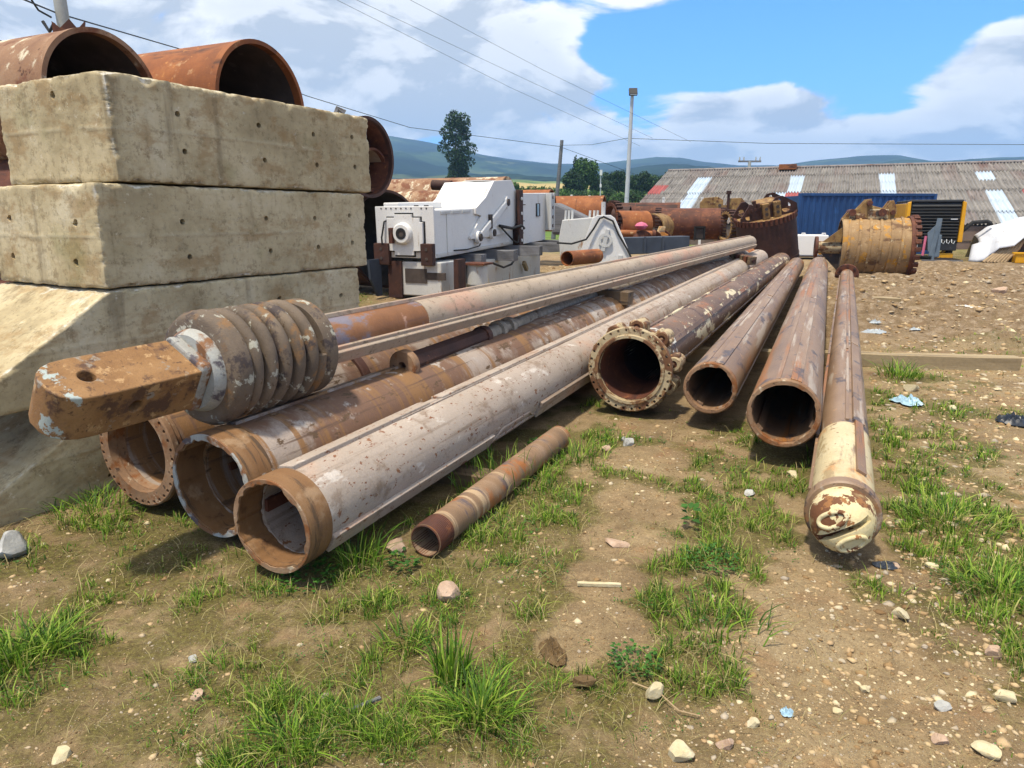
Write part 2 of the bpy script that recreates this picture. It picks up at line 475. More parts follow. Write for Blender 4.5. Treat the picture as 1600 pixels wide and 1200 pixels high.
M['timber_grey'] = mat('timber_grey', ['56565a', '6c6c70', '808082'], 3, (.15, 2.5, 2.5), layers=[('45433f', 4, (.1, 4, 4), .56, .68)], bump=.4, bscale=30)
M['concrete_post'] = mat('concrete_post', ['8f8f8a', 'a3a39d', 'b0b0aa'], 4, bump=.1)
M['galv'] = mat('galv', ['a9adb0', 'b7bbbe', 'c0c4c6'], 3, bump=.03, rough=.45)
M['wire'] = mat('wire', ['26282b', '303236', '3a3c40'], 3, bump=0)
M['glass'] = mat('glass', ['6b7680', '7c8790', '8a949c'], 3, bump=0, rough=.15)
M['tarp'] = mat('tarp', ['bcc0c8', 'c9ccd2', 'd3d5d8'], 2, layers=[('98928a', 5, (1, 1, 1), .62, .74)], bump=.05, rough=.5)
M['pleat'] = mat('pleat', ['8d7658', 'a58d6b', 'b89f7c'], 5, bump=.3)
M['pink'] = mat('pink', ['b3506a', 'c46480', 'cf7690'], 3, bump=.1)
M['plastic_blue'] = mat('plastic_blue', ['86a8bd', '9dbccd', 'b5cdd8'], 5, bump=.1, rough=.4)
M['plastic_white'] = mat('plastic_white', ['c2c2be', 'd0d0cc', 'dadad6'], 5, bump=.1, rough=.4)
M['plastic_black'] = mat('plastic_black', ['1a1e26', '242b36', '323a46'], 5, bump=.1, rough=.4)
M['plastic_grey'] = mat('plastic_grey', ['8d959c', 'a3abb0', 'b5bbbe'], 5, bump=.1, rough=.4)
M['asbestos'] = mat('asbestos', ['6c6864', '86827e', '9c9790'], .9, layers=[('77685f', 1.1, (1, .25, 1), .58, .74), ('565250', 4, (1, .2, 1), .54, .66), ('b0aca4', 7, (1, .5, 1), .60, .7)], bump=.15, bscale=25)
M['asbestos_red'] = mat('asbestos_red', ['716a66', '867e7a', '968f8a'], .9, layers=[('75605a', 1.1, (1, .25, 1), .52, .68), ('55504e', 4, (1, .2, 1), .54, .66)], bump=.15, bscale=25)
M['skylight'] = mat('skylight', ['aebccb', 'bccad8', 'c8d4e0'], 1, layers=[('8d97a0', 3, (1, .4, 1), .64, .76)], bump=.03, rough=.35)
M['red_sheet'] = mat('red_sheet', ['98504e', 'a85c5a', 'b46e6a'], 1, layers=[('8a5a58', 3, (1, .4, 1), .58, .7)], bump=.05)
M['wall_old'] = mat('wall_old', ['5a4840', '6d5a50', '7d6c62'], 1, (1, 1, .4), layers=[('4a3a34', 3, (1, 1, 1), .56, .68)], bump=.1)
M['stone_tan'] = mat('stone_tan', ['9a7f66', 'b09680', 'bfaa96'], 14, layers=[('8a6c54', 9, (1, 1, 1), .58, .7)], bump=.5, bscale=70)
M['stone_pale'] = mat('stone_pale', ['b0a27c', 'c2b592', 'cbc2a8'], 14, layers=[('94845c', 9, (1, 1, 1), .6, .7)], bump=.4, bscale=70)
M['stone_grey'] = mat('stone_grey', ['8d8d88', 'a6a6a2', 'bcbcb8'], 14, layers=[('6d6a62', 9, (1, 1, 1), .58, .7)], bump=.4, bscale=70)
M['clod'] = mat('clod', ['4f3c2a', '66502f', '7a6548'], 20, bump=.8, bscale=60)
M['bark'] = mat('bark', ['3a3128', '4f453a', '625749'], 4, (1, 1, .2), bump=.5)
M['leaf_dark'] = island_mat('leaf_dark', ['16261a', '22361f', '314a28', '3f5a30'], .7, .2)
M['leaf_mid'] = island_mat('leaf_mid', ['22381c', '345024', '4a682e', '5c7a36'], .7, .2)
M['leaf_far'] = island_mat('leaf_far', ['1c2c1c', '2c4226', '3e5630', '50683a'], .7, .2)
M['grass'] = island_mat('grass', ['2e4816', '45681e', '5f8426', '7b9c30', '98ac44', 'b2a86c'], .6, .35)
M['weed'] = island_mat('weed', ['2c5020', '3f6a28', '508034'], .6, .3)
M['straw'] = island_mat('straw', ['8f8258', 'a2956a', '7d7a4a'], .8, .2)
M['crumb'] = island_mat('crumb', ['5a4630', '765e42', '8d7554', 'a48c68', 'b8a27e'], .9)
M['gravel'] = island_mat('gravel', ['7a6040', '9a7e58', 'b09672', 'bea67e', 'a09484', 'd0c09c'], .85, 0, 40)

# ------------------------------------------------------------------ ground
PATCH = [  # centre, radius, strength of the grass
    ((1.810, 4.591, 0.000), .34, .9), ((1.500, 4.061, 0.000), .36, 1.0), ((1.674, 3.959, 0.000), .25, .8), ((1.228, 3.509, 0.000), .34, .9), ((1.359, 3.354, 0.000), .25, .8),
    ((0.953, 3.016, 0.000), .27, 1.1), ((1.082, 2.956, 0.000), .2, .6), ((0.819, 2.634, 0.000), .27, 1.1), ((0.675, 2.369, 0.000), .22, 1.2), ((0.856, 2.410, 0.000), .2, 1.1), ((0.762, 2.253, 0.000), .17, 1.0),
    ((0.433, 2.291, 0.000), .14, .8), ((0.554, 2.253, 0.000), .16, .9), ((1.817, 4.797, 0.000), .4, .7),
    ((3.212, 5.825, -0.000), .45, .9), ((2.725, 4.797, 0.000), .4, 1.1), ((2.797, 4.526, 0.000), .35, .8), ((2.360, 3.959, 0.000), .38, 1.2), ((2.384, 3.677, 0.000), .3, 1.1), ((2.038, 3.430, 0.000), .25, .8),
    ((2.248, 3.281, 0.000), .3, 1.2), ((2.194, 2.956, 0.000), .27, 1.2), ((2.035, 2.634, 0.000), .2, 1.0), ((1.933, 2.410, 0.000), .2, .8), ((1.989, 2.956, 0.000), .2, .6), ((1.638, 2.787, 0.000), .15, .5), ((1.847, 2.253, 0.000), .15, .7), ((1.850, 2.452, 0.000), .15, .5),
    ((4.110, 7.056, 0.000), .5, .5), ((4.962, 8.061, 0.000), .5, .5), ((5.877, 8.672, 0.000), .5, .45), ((4.332, 8.061, 0.000), .4, .5), ((3.942, 5.532, 0.000), .25, .6),
    ((-0.119, 2.081, 0.000), .15, 1.3), ((-0.083, 1.987, 0.000), .12, 1.2), ((-0.222, 2.147, 0.000), .14, .9), ((-0.373, 2.452, 0.000), .2, .9), ((-0.506, 2.369, 0.000), .2, .8), ((-0.634, 2.634, 0.000), .2, .6), ((-0.444, 2.787, 0.000), .25, .8), ((-0.293, 2.956, 0.000), .2, .7),
    ((-0.121, 3.079, 0.000), .22, .7), ((0.033, 3.430, 0.000), .3, .8), ((0.218, 3.767, 0.000), .3, .8), ((0.409, 4.282, 0.000), .35, .7), ((0.590, 4.797, 0.000), .35, .7), ((0.227, 4.797, 0.000), .5, .7), ((0.708, 5.825, -0.000), .4, .5), ((-0.298, 3.861, 0.000), .4, .7), ((-0.642, 3.281, 0.000), .25, .8),
    ((-0.789, 3.079, 0.000), .3, .8), ((-0.936, 2.956, 0.000), .25, .7), ((0.176, 2.956, 0.000), .2, .6), ((0.107, 2.683, 0.000), .18, .6), ((-0.025, 2.495, 0.000), .2, .5), ((-0.208, 2.586, 0.000), .2, .5),
    ((-1.856, 2.369, 0.000), .2, 1.4), ((-1.801, 2.452, 0.000), .14, 1.1), ((-1.750, 2.147, 0.000), .12, .9), ((-2.062, 2.634, 0.000), .2, .7), ((-2.319, 3.509, 0.000), .35, 1.0), ((-2.206, 3.677, 0.000), .3, .9), ((-2.007, 3.634, 0.000), .3, .8), ((-2.236, 3.211, 0.000), .25, .8), ((-1.421, 2.926, 0.000), .2, .9), ((-1.132, 3.016, 0.000), .25, .8), ((-1.417, 3.211, 0.000), .2, .6), ((-1.861, 2.787, 0.000), .25, .5), ((-2.165, 2.956, 0.000), .3, .4),
    ((-0.697, 1.958, 0.000), .14, 1.3), ((-0.755, 1.887, 0.000), .12, 1.0), ((-0.931, 2.147, 0.000), .2, .7), ((-1.139, 2.217, 0.000), .15, .5), ((-0.890, 2.291, 0.000), .18, .6), ((-0.665, 2.147, 0.000), .15, .6), ((-0.498, 1.987, 0.000), .14, .7), ((-0.380, 1.901, 0.000), .1, .8), ((-1.174, 2.147, 0.000), .12, .4), ((-1.009, 2.018, 0.000), .12, .6),
    ((0.173, 2.081, 0.000), .1, .6), ((0.291, 1.987, 0.000), .08, .6), ((0.137, 1.847, 0.000), .1, .6), ((0.202, 1.929, -0.000), .08, .7), ((-0.350, 2.113, 0.000), .15, .8), ((-0.472, 2.181, 0.000), .12, .8),
    ((13.556, 32.489, 0.000), 3.0, .5), ((17.982, 28.894, 0.000), 3.0, .8), ((15.950, 27.584, 0.000), 2.0, .5), ((20.414, 30.846, 0.000), 3.0, .8),
]
PC = np.array([p[0][:2] for p in PATCH]); PR = np.array([p[1] for p in PATCH]); PA = np.array([p[2] * (1.5 if p[0][0] > 1.45 and p[0][1] < 6 else 1.3 if p[0][0] > .45 else 1.0) for p in PATCH])


LANE = np.array([(*c[:2], r) for c, r in (((0.904, 4.526, 0.000), .32), ((0.727, 3.767, 0.000), .27), ((0.546, 3.281, 0.000), .24), ((0.417, 2.897, 0.000), .2), ((0.351, 2.586, 0.000), .20), ((0.220, 2.410, 0.000), .15), ((1.217, 2.452, 0.000), .34), ((1.190, 2.181, 0.000), .36), ((1.229, 2.734, 0.000), .22))])


def lane(x, y):
    d = np.zeros_like(x)
    wob = .35 * (fbm(np.stack([x, y], 1) * 4, 3, 64) - .5)
    for cx_, cy_, r_ in LANE:
        d = np.maximum(d, 1 - sstep(np.hypot(x - cx_, y - cy_) / r_ + wob, .7, 1.15))
    return d


def veg(x, y):
    d = np.zeros_like(x)
    for c, r, a in zip(PC, PR, PA):
        q = ((x - c[0]) ** 2 + (y - c[1]) ** 2) / (r * r * 1.7)
        d = np.maximum(d, a * np.exp(-q * .9))
    p = np.stack([x, y], 1)
    d = d * (0.15 + 1.7 * sstep(fbm(p * 4.5, 4, 5, .6), .32, .70)) + 0.17 * sstep(fbm(p * 2.3, 4, 9, .6), .48, .68) * (np.abs(x) < 12)
    d = d + (1 - sstep(y - .25 * x, 3.2, 4.4)) * (1 - sstep(x, .2, .7)) * .26 * sstep(fbm(p * 3.1, 4, 23, .65), .40, .62)
    d = d * (1 - .93 * lane(x, y))
    back = sstep(y, 11, 14) * (x < 4.0 + .0 * y) * (y < 20) * 1.1 * sstep(fbm(p * .5, 3, 19), .35, .6)
    return np.clip(np.maximum(d, back), 0, 1.5)


def gz(x, y):
    """height of the ground"""
    x = np.asarray(x, float); y = np.asarray(y, float)
    p = np.stack([x, y], 1)
    r = np.hypot(x, y)
    z = .05 * (fbm(p * .45, 3, 1) - .5) + .028 * (fbm(p * 2.3, 4, 2) - .5) + .012 * (fbm(p * 13, 3, 3) - .5)
    mud = sstep(y + .35 * x, 9.5, 12) * sstep(x - .42 * y, -1.2, .8) * (1 - sstep(y, 23, 27))
    z = z + mud * (.42 * (np.abs(fbm(p * np.array([.8, 1.7]), 4, 4) - .5) * 2) ** 1.0 - .04)
    # muddy hollow and its broken rim
    hx, hy = (1.199, 2.199, 0.000)[:2]
    q = np.hypot((x - hx) / .42, (y - hy) / .26) + .25 * (fbm(p * 6, 3, 8) - .5)
    z = z - .035 * (1 - sstep(q, .5, 1.0)) + .018 * np.exp(-((q - 1.1) / .18) ** 2) * fbm(p * 9, 2, 12)
    wob = 14 * (fbm(p * .01, 3, 6) - .5)
    z = z + np.where(y > 50, .062 * np.clip(y - 56, 0, 150) + .045 * np.clip(y - 206, 0, None), 0) + sstep(r, 80, 400) * wob
    # lies flat under the heaviest things
    return z


a_f = np.linspace(R(-56), R(56), 440, endpoint=False)
a_b = np.linspace(R(56), R(304), 90, endpoint=False)
ang = np.concatenate([a_f, a_b])
rad = np.concatenate([np.geomspace(.75, 45, 520, endpoint=False), np.geomspace(45, 1500, 90)])
AA, RR = np.meshgrid(ang, rad)
gx, gy = (RR * np.sin(AA)).ravel(), (RR * np.cos(AA)).ravel()
gzv = gz(gx, gy)
nA, nR = len(ang), len(rad)
ii, jj = np.meshgrid(np.arange(nR - 1), np.arange(nA), indexing='ij')
q0 = ii * nA + jj; q1 = ii * nA + (jj + 1) % nA
quads = np.stack([q0, q1, q1 + nA, q0 + nA], -1).reshape(-1, 4)
verts = np.concatenate([np.stack([gx, gy, gzv], 1), [[0, 0, 0]]])
tris = np.stack([np.full(nA, nR * nA), (np.arange(nA) + 1) % nA, np.arange(nA)], 1)


def ground_material():
    m = bpy.data.materials.new('ground'); m.use_nodes = True
    t = NT(m.node_tree)
    co = t.new('ShaderNodeTexCoord').outputs['Object']
    at = t.new('ShaderNodeAttribute', attribute_name='veg').outputs['Fac']
    mu = t.new('ShaderNodeAttribute', attribute_name='mud').outputs['Fac']
    fi = t.new('ShaderNodeAttribute', attribute_name='field').outputs['Fac']
    n1 = t.noise(co, 1.3, 9, .68); n2 = t.noise(co, 7, 8, .65); n3 = t.noise(co, 60, 5, .7)
    c = t.cramp(n1, [(.3, hexc('6c5c46')), (.45, hexc('8a7658')), (.56, hexc('9e8a68')), (.7, hexc('ac9a7a'))])
    c = t.mix(t.ramp(n2, .45, .7, 0, .6), c, hexc('b59a74'))
    c = t.mix(t.ramp(t.noise(co, 2.7, 6), .55, .68, 0, .5), c, hexc('98704f'))
    c = t.mix(t.ramp(t.noise(co, 4.1, 6), .58, .7, 0, .55), c, hexc('635038'))
    moss = t.math('MULTIPLY', t.ramp(t.math('ADD', at, t.math('MULTIPLY', t.math('SUBTRACT', n2, .5), 1.6)), .16, .75), .8)
    c = t.mix(moss, c, t.mix(t.ramp(n3, .4, .65), hexc('4a4a20'), hexc('6a6a2c')))
    c = t.mix(t.math('MULTIPLY', mu, t.ramp(n2, .35, .6, .45, 1)), c, t.cramp(n2, [(.35, hexc('62503e')), (.48, hexc('8a745a')), (.6, hexc('a8947a')), (.7, hexc('b4a48e'))]))
    v = t.new('ShaderNodeTexVoronoi', feature='F1'); t.put(v.inputs['Vector'], t.vec('ADD', co, t.vec('SCALE', co, 0.0))); v.inputs['Scale'].default_value = 95
    olive = t.math('MULTIPLY', t.new('ShaderNodeAttribute', attribute_name='moss').outputs['Fac'], t.ramp(t.noise(co, 3.3, 8, .68), .38, .58, 0, .8))
    c = t.mix(olive, c, t.mix(t.ramp(n3, .4, .65), hexc('4a4a1c'), hexc('6a682a')))
    n4 = t.noise(co, 190, 4, .75)
    c = t.mix(t.ramp(n4, .36, .60, .30, 0), c, hexc('5a4832'))
    c = t.mix(t.ramp(n4, .54, .72, 0, .5), c, hexc('c0ac88'))
    stone = t.math('MULTIPLY', t.ramp(v.outputs['Distance'], .18, .32, 1, 0), t.ramp(t.noise(co, 9, 5), .44, .56, 0, .95))
    sc = t.new('ShaderNodeSeparateColor'); t.put(sc.inputs[0], v.outputs['Color'])
    stone = t.math('MULTIPLY', stone, t.ramp(sc.outputs[0], .45, .55))
    c = t.mix(stone, c, t.mix(sc.outputs[1], hexc('cdbb96'), hexc('a89a86')))
    c = t.mix(t.ramp(n3, .3, .7, .38, 0), c, hexc('4d3b28'))
    fcol = t.cramp(t.noise(co, .035, 5, .6), [(.3, hexc('3a4a22')), (.48, hexc('56702c')), (.6, hexc('6b7a38')), (.72, hexc('7a7048'))])
    fcol = t.mix(t.ramp(t.noise(co, .6, 6), .4, .7, 0, .6), fcol, hexc('3a4a24'))
    hay = t.new('ShaderNodeAttribute', attribute_name='hay').outputs['Fac']
    fcol = t.mix(hay, fcol, hexc('a08e5c'))
    c = t.mix(fi, c, fcol)
    b = t.new('ShaderNodeBsdfPrincipled'); t.put(b.inputs['Base Color'], c)
    b.inputs['Roughness'].default_value = .9; b.inputs['Specular IOR Level'].default_value = .2
    bp = t.new('ShaderNodeBump'); bp.inputs['Strength'].default_value = .9; bp.inputs['Distance'].default_value = .018
    h = t.math('ADD', t.math('MULTIPLY', n3, .8), t.math('ADD', n2, t.math('MULTIPLY', stone, .7)))
    h = t.math('ADD', h, t.math('MULTIPLY', n4, .35))
    h = t.math('ADD', h, t.math('MULTIPLY', mu, t.math('MULTIPLY', t.noise(co, 4.5, 9, .7), 7.0)))
    t.put(bp.inputs['Height'], h); t.put(b.inputs['Normal'], bp.outputs[0])
    o = t.new('ShaderNodeOutputMaterial'); t.put(o.inputs[0], b.outputs[0])
    return m


ground = fast_mesh('ground', verts, quads, tris, ground_material())
tag(ground, None, None, kind='structure')


def attr(o, name, val):
    a = o.data.attributes.new(name, 'FLOAT', 'POINT')
    a.data.foreach_set('value', np.asarray(val, np.float32))


vx, vy = verts[:, 0], verts[:, 1]
attr(ground, 'veg', veg(vx, vy))
attr(ground, 'mud', sstep(vy + .35 * vx, 9.5, 12) * sstep(vx - .42 * vy, -1.2, .8) * (1 - sstep(vy, 24, 28)))
attr(ground, 'moss', (1 - lane(vx, vy)) * (1 - sstep(vy - .25 * vx, 3.4, 5.0)) * (1 - sstep(vx, .3, .9)) * sstep(vx, -3.2, -1.6))
attr(ground, 'field', sstep(np.hypot(vx, vy) + 6 * fbm(np.stack([vx, vy], 1) * .3, 3, 3), 34, 42) * np.where(vx > 10, sstep(vy, 30, 45), 1))
attr(ground, 'hay', sstep(vy, 250, 300) * (1 - sstep(vy, 520, 600)) * (vx < 80) * sstep(fbm(np.stack([vx, vy], 1) * .012, 2, 31), .3, .42))

# ------------------------------------------------------------------ hills
RID = [(-80, 6.0), (-55, 5.6), (-40, 5.2), (-25, 5.0), (-14, 5.3), (-9.5, 5.9), (-6.5, 5.5), (-2.5, 4.75), (0, 4.35), (3, 4.1), (5, 4.05), (7, 4.1), (9, 4.3), (11, 4.45), (12.8, 4.35), (14.5, 4.0),
       (17, 3.7), (20, 3.6), (22, 3.85), (25, 4.1), (27.5, 4.1), (29.5, 3.7), (33, 3.75), (36, 3.7), (45, 4.2), (60, 5), (80, 5)]
az = np.linspace(R(-80), R(80), 560)
hr = np.concatenate([np.linspace(850, 2600, 70), [2700, 2900, 3300]])
A2, R2 = np.meshgrid(az, hr)
el = np.interp(np.degrees(A2), [a for a, b in RID], [b for a, b in RID])
P2 = np.stack([(R2 * np.sin(A2)).ravel() / 330, (R2 * np.cos(A2)).ravel() / 330], 1)
top = 2600 * np.tan(np.radians(el))
f = np.clip((R2 - 850) / 1750, 0, 1)
nz = fbm(P2, 5, 41).reshape(R2.shape) - .5
rug = np.abs(fbm(P2 * 1.9, 4, 47).reshape(R2.shape) - .5)
H = 38 + (top - 38) * f ** 1.25 + (nz * 95 - rug * 60) * np.sin(np.clip(f, 0, 1) * PI) * .9 + (nz * 14) * (f > .97)
H = np.where(R2 > 2600, top * (1 - (R2 - 2600) / 900), H)
hv = np.stack([(R2 * np.sin(A2)).ravel(), (R2 * np.cos(A2)).ravel(), H.ravel()], 1)
na = len(az)
ii, jj = np.meshgrid(np.arange(len(hr) - 1), np.arange(na - 1), indexing='ij')
q0 = (ii * na + jj)
hq = np.stack([q0, q0 + 1, q0 + na + 1, q0 + na], -1).reshape(-1, 4)


def hill_material():
    m = bpy.data.materials.new('hills'); m.use_nodes = True
    t = NT(m.node_tree)
    co = t.new('ShaderNodeTexCoord').outputs['Object']
    n = t.noise(co, .0035, 7, .62); n2 = t.noise(co, .016, 6, .65)
    c = t.cramp(n, [(.36, hexc('0f1b14')), (.48, hexc('18271c')), (.55, hexc('22341f')), (.66, hexc('384a2c'))])  # forest and field tones, with cloud shadow on the slopes put in
    c = t.mix(t.ramp(n2, .48, .62, 0, .75), c, hexc('18261a'))
    c = t.mix(t.ramp(t.noise(co, .006, 4), .60, .66, 0, .3), c, hexc('76804e'))
    b = t.new('ShaderNodeBsdfDiffuse'); t.put(b.inputs[0], c)
    o = t.new('ShaderNodeOutputMaterial'); t.put(o.inputs[0], b.outputs[0])
    return m


tag(fast_mesh('hills', hv, hq, None, hill_material()), None, None, kind='structure')

# ------------------------------------------------------------------ air
hz_b = MB().box((0, 1000, 218), (9000, 6600, 450))
hm = bpy.data.materials.new('haze'); hm.use_nodes = True
t = NT(hm.node_tree)
pv = t.new('ShaderNodeVolumePrincipled')
pv.inputs['Color'].default_value = (.34, .60, 1, 1); pv.inputs['Density'].default_value = 0.00030
o = t.new('ShaderNodeOutputMaterial'); t.put(o.inputs['Volume'], pv.outputs[0])
if 0.00030 > 0:
    tag(hz_b.build('haze', hm, None, 0), None, None, kind='stuff')

# ------------------------------------------------------------------ warehouse
E0 = Vector((22.485, 36.000, 1.230))
hd, slp = R(24), R(16.5)
rdir = Vector((math.cos(hd), -math.sin(hd), 0)); udir = Vector((math.sin(hd) * math.cos(slp), math.cos(hd) * math.cos(slp), math.sin(slp)))
rn = rdir.cross(udir)
PITCH, ROWS, COLS, SW = 2.12, 6, 33, .86
roof_o = E0 - rdir * 17.5
wh = thing('warehouse', 'long low shed with a patched grey corrugated roof and pale skylight strips', 'warehouse', (roof_o.x, roof_o.y, 0), Matrix((rdir, Vector((math.sin(hd), math.cos(hd), 0)), Vector((0, 0, 1)))).transposed())
ez = E0.z
# roof frame in shed coordinates: X along the eave, Y inwards, Z up
nx = 31
xs = np.linspace(0, SW + .06, nx)
zz = .058 * np.cos(2 * PI * xs / (SW / 5))
LEN = PITCH + .12
sv = np.concatenate([np.stack([xs, np.zeros(nx), zz], 1), np.stack([xs, np.full(nx, LEN), zz], 1)])
sheet = MB().raw(sv, [(i, i + 1, i + 1 + nx, i + nx) for i in range(nx - 1)])
sheet_me = sheet.mesh('roof_sheet', M['asbestos'], 60)
special = {}
for r in (2, 3, 4): special[(3, r)] = 'skylight'
for k, r, m_ in ((3, 1, 'skylight'), (0, 3, 'red_sheet'), (10, 4, 'skylight'), (10, 3, 'skylight'), (9, 2, 'skylight'), (10, 2, 'red_sheet'), (16, 3, 'skylight'), (16, 4, 'skylight'), (16, 2, 'skylight'),
                 (22, 0, 'skylight'), (22, 1, 'skylight'), (22, 2, 'skylight'), (22, 4, 'skylight'), (24, 2, 'red_sheet'), (28, 3, 'skylight'), (28, 2, 'skylight'), (30, 1, 'red_sheet')):
    special[(k, r)] = m_
pyr = random.Random(3)
for k in range(COLS):
    for r in range(ROWS):
        o = bpy.data.objects.new('roof_sheet', sheet_me); COL.objects.link(o); o.parent = wh
        m_ = special.get((k, r), 'asbestos_red' if pyr.random() < .3 else 'asbestos')
        o.material_slots[0].link = 'OBJECT'; o.material_slots[0].material = M[m_]
        d = r * PITCH
        o.location = (k * SW, d * math.cos(slp), ez + d * math.sin(slp) + .012 * (r % 2) + .006 * (k % 2) + pyr.uniform(0, .004))
        o.rotation_euler = (slp - .012 + pyr.uniform(-.004, .004), 0, pyr.uniform(-.006, .006))
        if m_ in ('skylight', 'red_sheet'):
            o['label'] = 'pale translucent roof sheet' if m_ == 'skylight' else 'red painted roof sheet'
DEEP = ROWS * PITCH * math.cos(slp); TOPZ = ez + ROWS * PITCH * math.sin(slp); WID = COLS * SW
MB().prism([(.12, 0), (DEEP, 0), (2 * DEEP - .3, 0), (2 * DEEP - .3, ez - .1), (DEEP, TOPZ - .12), (.12, ez - .1)], WID - .5, 'YZ', .25).build('wall', M['wall_old'], wh, 0)
MB().box((WID / 2, 1.5 * DEEP, (TOPZ + ez) / 2 - .02), (WID, DEEP / math.cos(slp), .03), rotx(-slp)).build('rear_roof', M['asbestos'], wh, 0)
MB().tube([(0, DEEP, TOPZ + .03), (WID, DEEP, TOPZ + .03)], .09, 8).build('ridge_cap', M['asbestos_red'], wh)
for k in range(0, 34, 3):
    MB().box((k * SW + .3, .06, ez / 2 - .08), (.16, .16, ez - .1)).build('post', M['timber_dark'], wh, 0)
MB().box((WID / 2, .10, .42), (WID - 1, .03, .06)).build('rail', M['timber_dark'], wh, 0)
vb = MB().box((9.6 * SW, DEEP - .55, TOPZ + .02), (1.1, .9, .34))
vb.build('roof_vent', M['rust_red'], wh, 0)

# blue shipping container
c0 = Vector((12.137, 31.000, 0.073)); c1 = Vector((18.342, 31.400, 0.054))
cx = (c1 - c0).normalized()
ct = thing('shipping_container', 'dark blue steel shipping container behind the white tank', 'container', (c0.x, c0.y, 0), Matrix((cx, Vector((-cx.y, cx.x, 0)), Vector((0, 0, 1)))).transposed())
L = 6.06; Hc = 2.55
nw = 22
pts = []
for i in range(nw):
    u = .12 + (L - .24) * i / nw; s = (L - .24) / nw
    pts += [(u, .0), (u + s * .35, .0), (u + s * .5, .04), (u + s * .85, .04)]
pts.append((L - .12, 0))
n = len(pts)
MB().raw([(a, b + .03, .16) for a, b in pts] + [(a, b + .03, Hc - .12) for a, b in pts], [(i, i + 1, i + 1 + n, i + n) for i in range(n - 1)]).build('side_panel', M['cont_blue'], ct, 0)
MB().box((L / 2, 1.26, Hc / 2), (L - .1, 2.3, Hc - .2)).build('body', M['cont_blue'], ct, 0)
for x in (.06, L - .06):
    MB().box((x, .06, Hc / 2), (.12, .14, Hc)).build('corner_post', M['cont_blue'], ct, 0, .01)
MB().box((L / 2, .05, Hc - .05), (L - .25, .1, .12)).build('top_rail', M['cont_blue'], ct, 0, .01)
MB().box((L / 2, .05, .08), (L - .25, .1, .16)).build('bottom_rail', M['cont_blue'], ct, 0, .01)

# white tank in front of the container
p = Vector((18.686, 45.316, 0.000))
p = Vector((11.340, 27.500, 0.629)); s = 27.5 / 1139
tk = thing('water_tank', 'low white rectangular steel tank in front of the blue container', 'tank', (p.x, p.y, .1), R(-14))
MB().box((0, .6, .42), (1.28, 1.2, .78)).build('body', M['white'], tk, 0, .04)
MB().box((0, .6, .015), (1.36, 1.26, .05)).build('base_frame', M['steel_dark'], tk, 0)
for x in (-.3, .42):
    MB().tube([(x, .2, .81), (x, .2, .87), (x + .12, .2, .87), (x + .12, .2, .81)], .02, 6).build('lifting_eye', M['white'], tk)
MB().box((.46, -.06, .25), (.3, .1, .3)).build('valve_box', M['yellow'], tk, 0, .02)

# ------------------------------------------------------------------ poles and wires
lp = thing('floodlight_pole', 'tall slim grey pole with a square floodlight on top', 'lamp post', ((5.899, 38.000, 1.697)[0], 38, 0))
b0 = Vector((5.899, 38.000, 1.697)); b1 = Vector((6.038, 38.000, 7.539))
MB().tube([(0, 0, -.2), (b1.x - b0.x, 0, b1.z)], [.13, .085], 12).build('pole', M['galv'], lp)
MB().box((b1.x - b0.x + .02, -.1, b1.z + .12), (.42, .16, .36), rotx(R(-28))).build('floodlight', M['black_paint'], lp, 0, .02)
MB().box((b1.x - b0.x + .02, -.187, b1.z + .075), (.34, .012, .28), rotx(R(-28))).build('lamp_glass', M['glass'], lp, 0)
MB().tube([(b1.x - b0.x, 0, b1.z - .05), (b1.x - b0.x, -.05, b1.z + .05)], .04, 6).build('bracket', M['galv'], lp)

q0 = Vector((3.086, 52.000, 2.837)); q1 = Vector((3.476, 52.000, 6.761))
wp = thing('utility_pole', 'weathered wooden utility pole leaning to the right', 'pole', (q0.x, 52, 0))
MB().tube([(-.15, 0, -.3), (q1.x - q0.x, 0, q1.z)], [.17, .12], 10).build('pole', M['timber_grey'], wp)
MB().tube([(q1.x - q0.x - .1, -.2, q1.z - .4), (q1.x - q0.x - .1, .2, q1.z - .4)], .04, 6).build('insulator', M['glass'], wp)

r0 = Vector((-9.367, 16.000, 5.148)); r1 = Vector((-9.306, 16.000, 6.634))
cp = thing('concrete_pole', 'pale concrete utility pole behind the rusty casings', 'pole', (r0.x + .15, 16, 0))
MB().tube([(.1, 0, -.2), (r1.x - r0.x - .15, 0, r1.z)], [.17, .12], 12).build('pole', M['concrete_post'], cp)
MB().tube([(-.42, -.1, r0.z + .35), (-.3, -.12, r0.z + .15), (-.16, -.15, r0.z + .3)], .035, 6).build('wire_clamp', M['wire'], cp)

k0 = Vector((19.865, 62.000, 5.769))
tp = thing('crossarm_pole', 'distant power pole top with a crossarm above the shed roof', 'pole', (k0.x, 62, 2))
MB().tube([(0, 0, -1.5), (0, 0, k0.z - 2 + .3)], .13, 8).build('pole', M['concrete_post'], tp)
MB().box((0, 0, k0.z - 2 + .3), (1.9, .12, .14)).build('crossarm', M['timber_grey'], tp, 0)
for x in (-.85, -.5, .5, .85):
    MB().tube([(x, 0, k0.z - 2 + .37), (x, 0, k0.z - 2 + .66)], [.06, .04], 6).build('insulator', M['concrete_post'], tp)

m0 = Vector((8.421, 70.000, 3.560)); m1 = Vector((8.420, 70.000, 5.727))
mp = thing('slim_mast', 'thin white mast standing in the green field behind the yard', 'mast', (m0.x, 70, .6))
MB().tube([(0, 0, 0), (0, 0, m1.z - .6)], .05, 6).build('pole', M['galv'], mp)
MB().box((0, -.05, m1.z - .7), (.22, .15, .5)).build('antenna', M['white'], mp, 0)
MB().box((0, -.05, m1.z - 1.9), (.16, .15, .3)).build('box', M['white'], mp, 0)

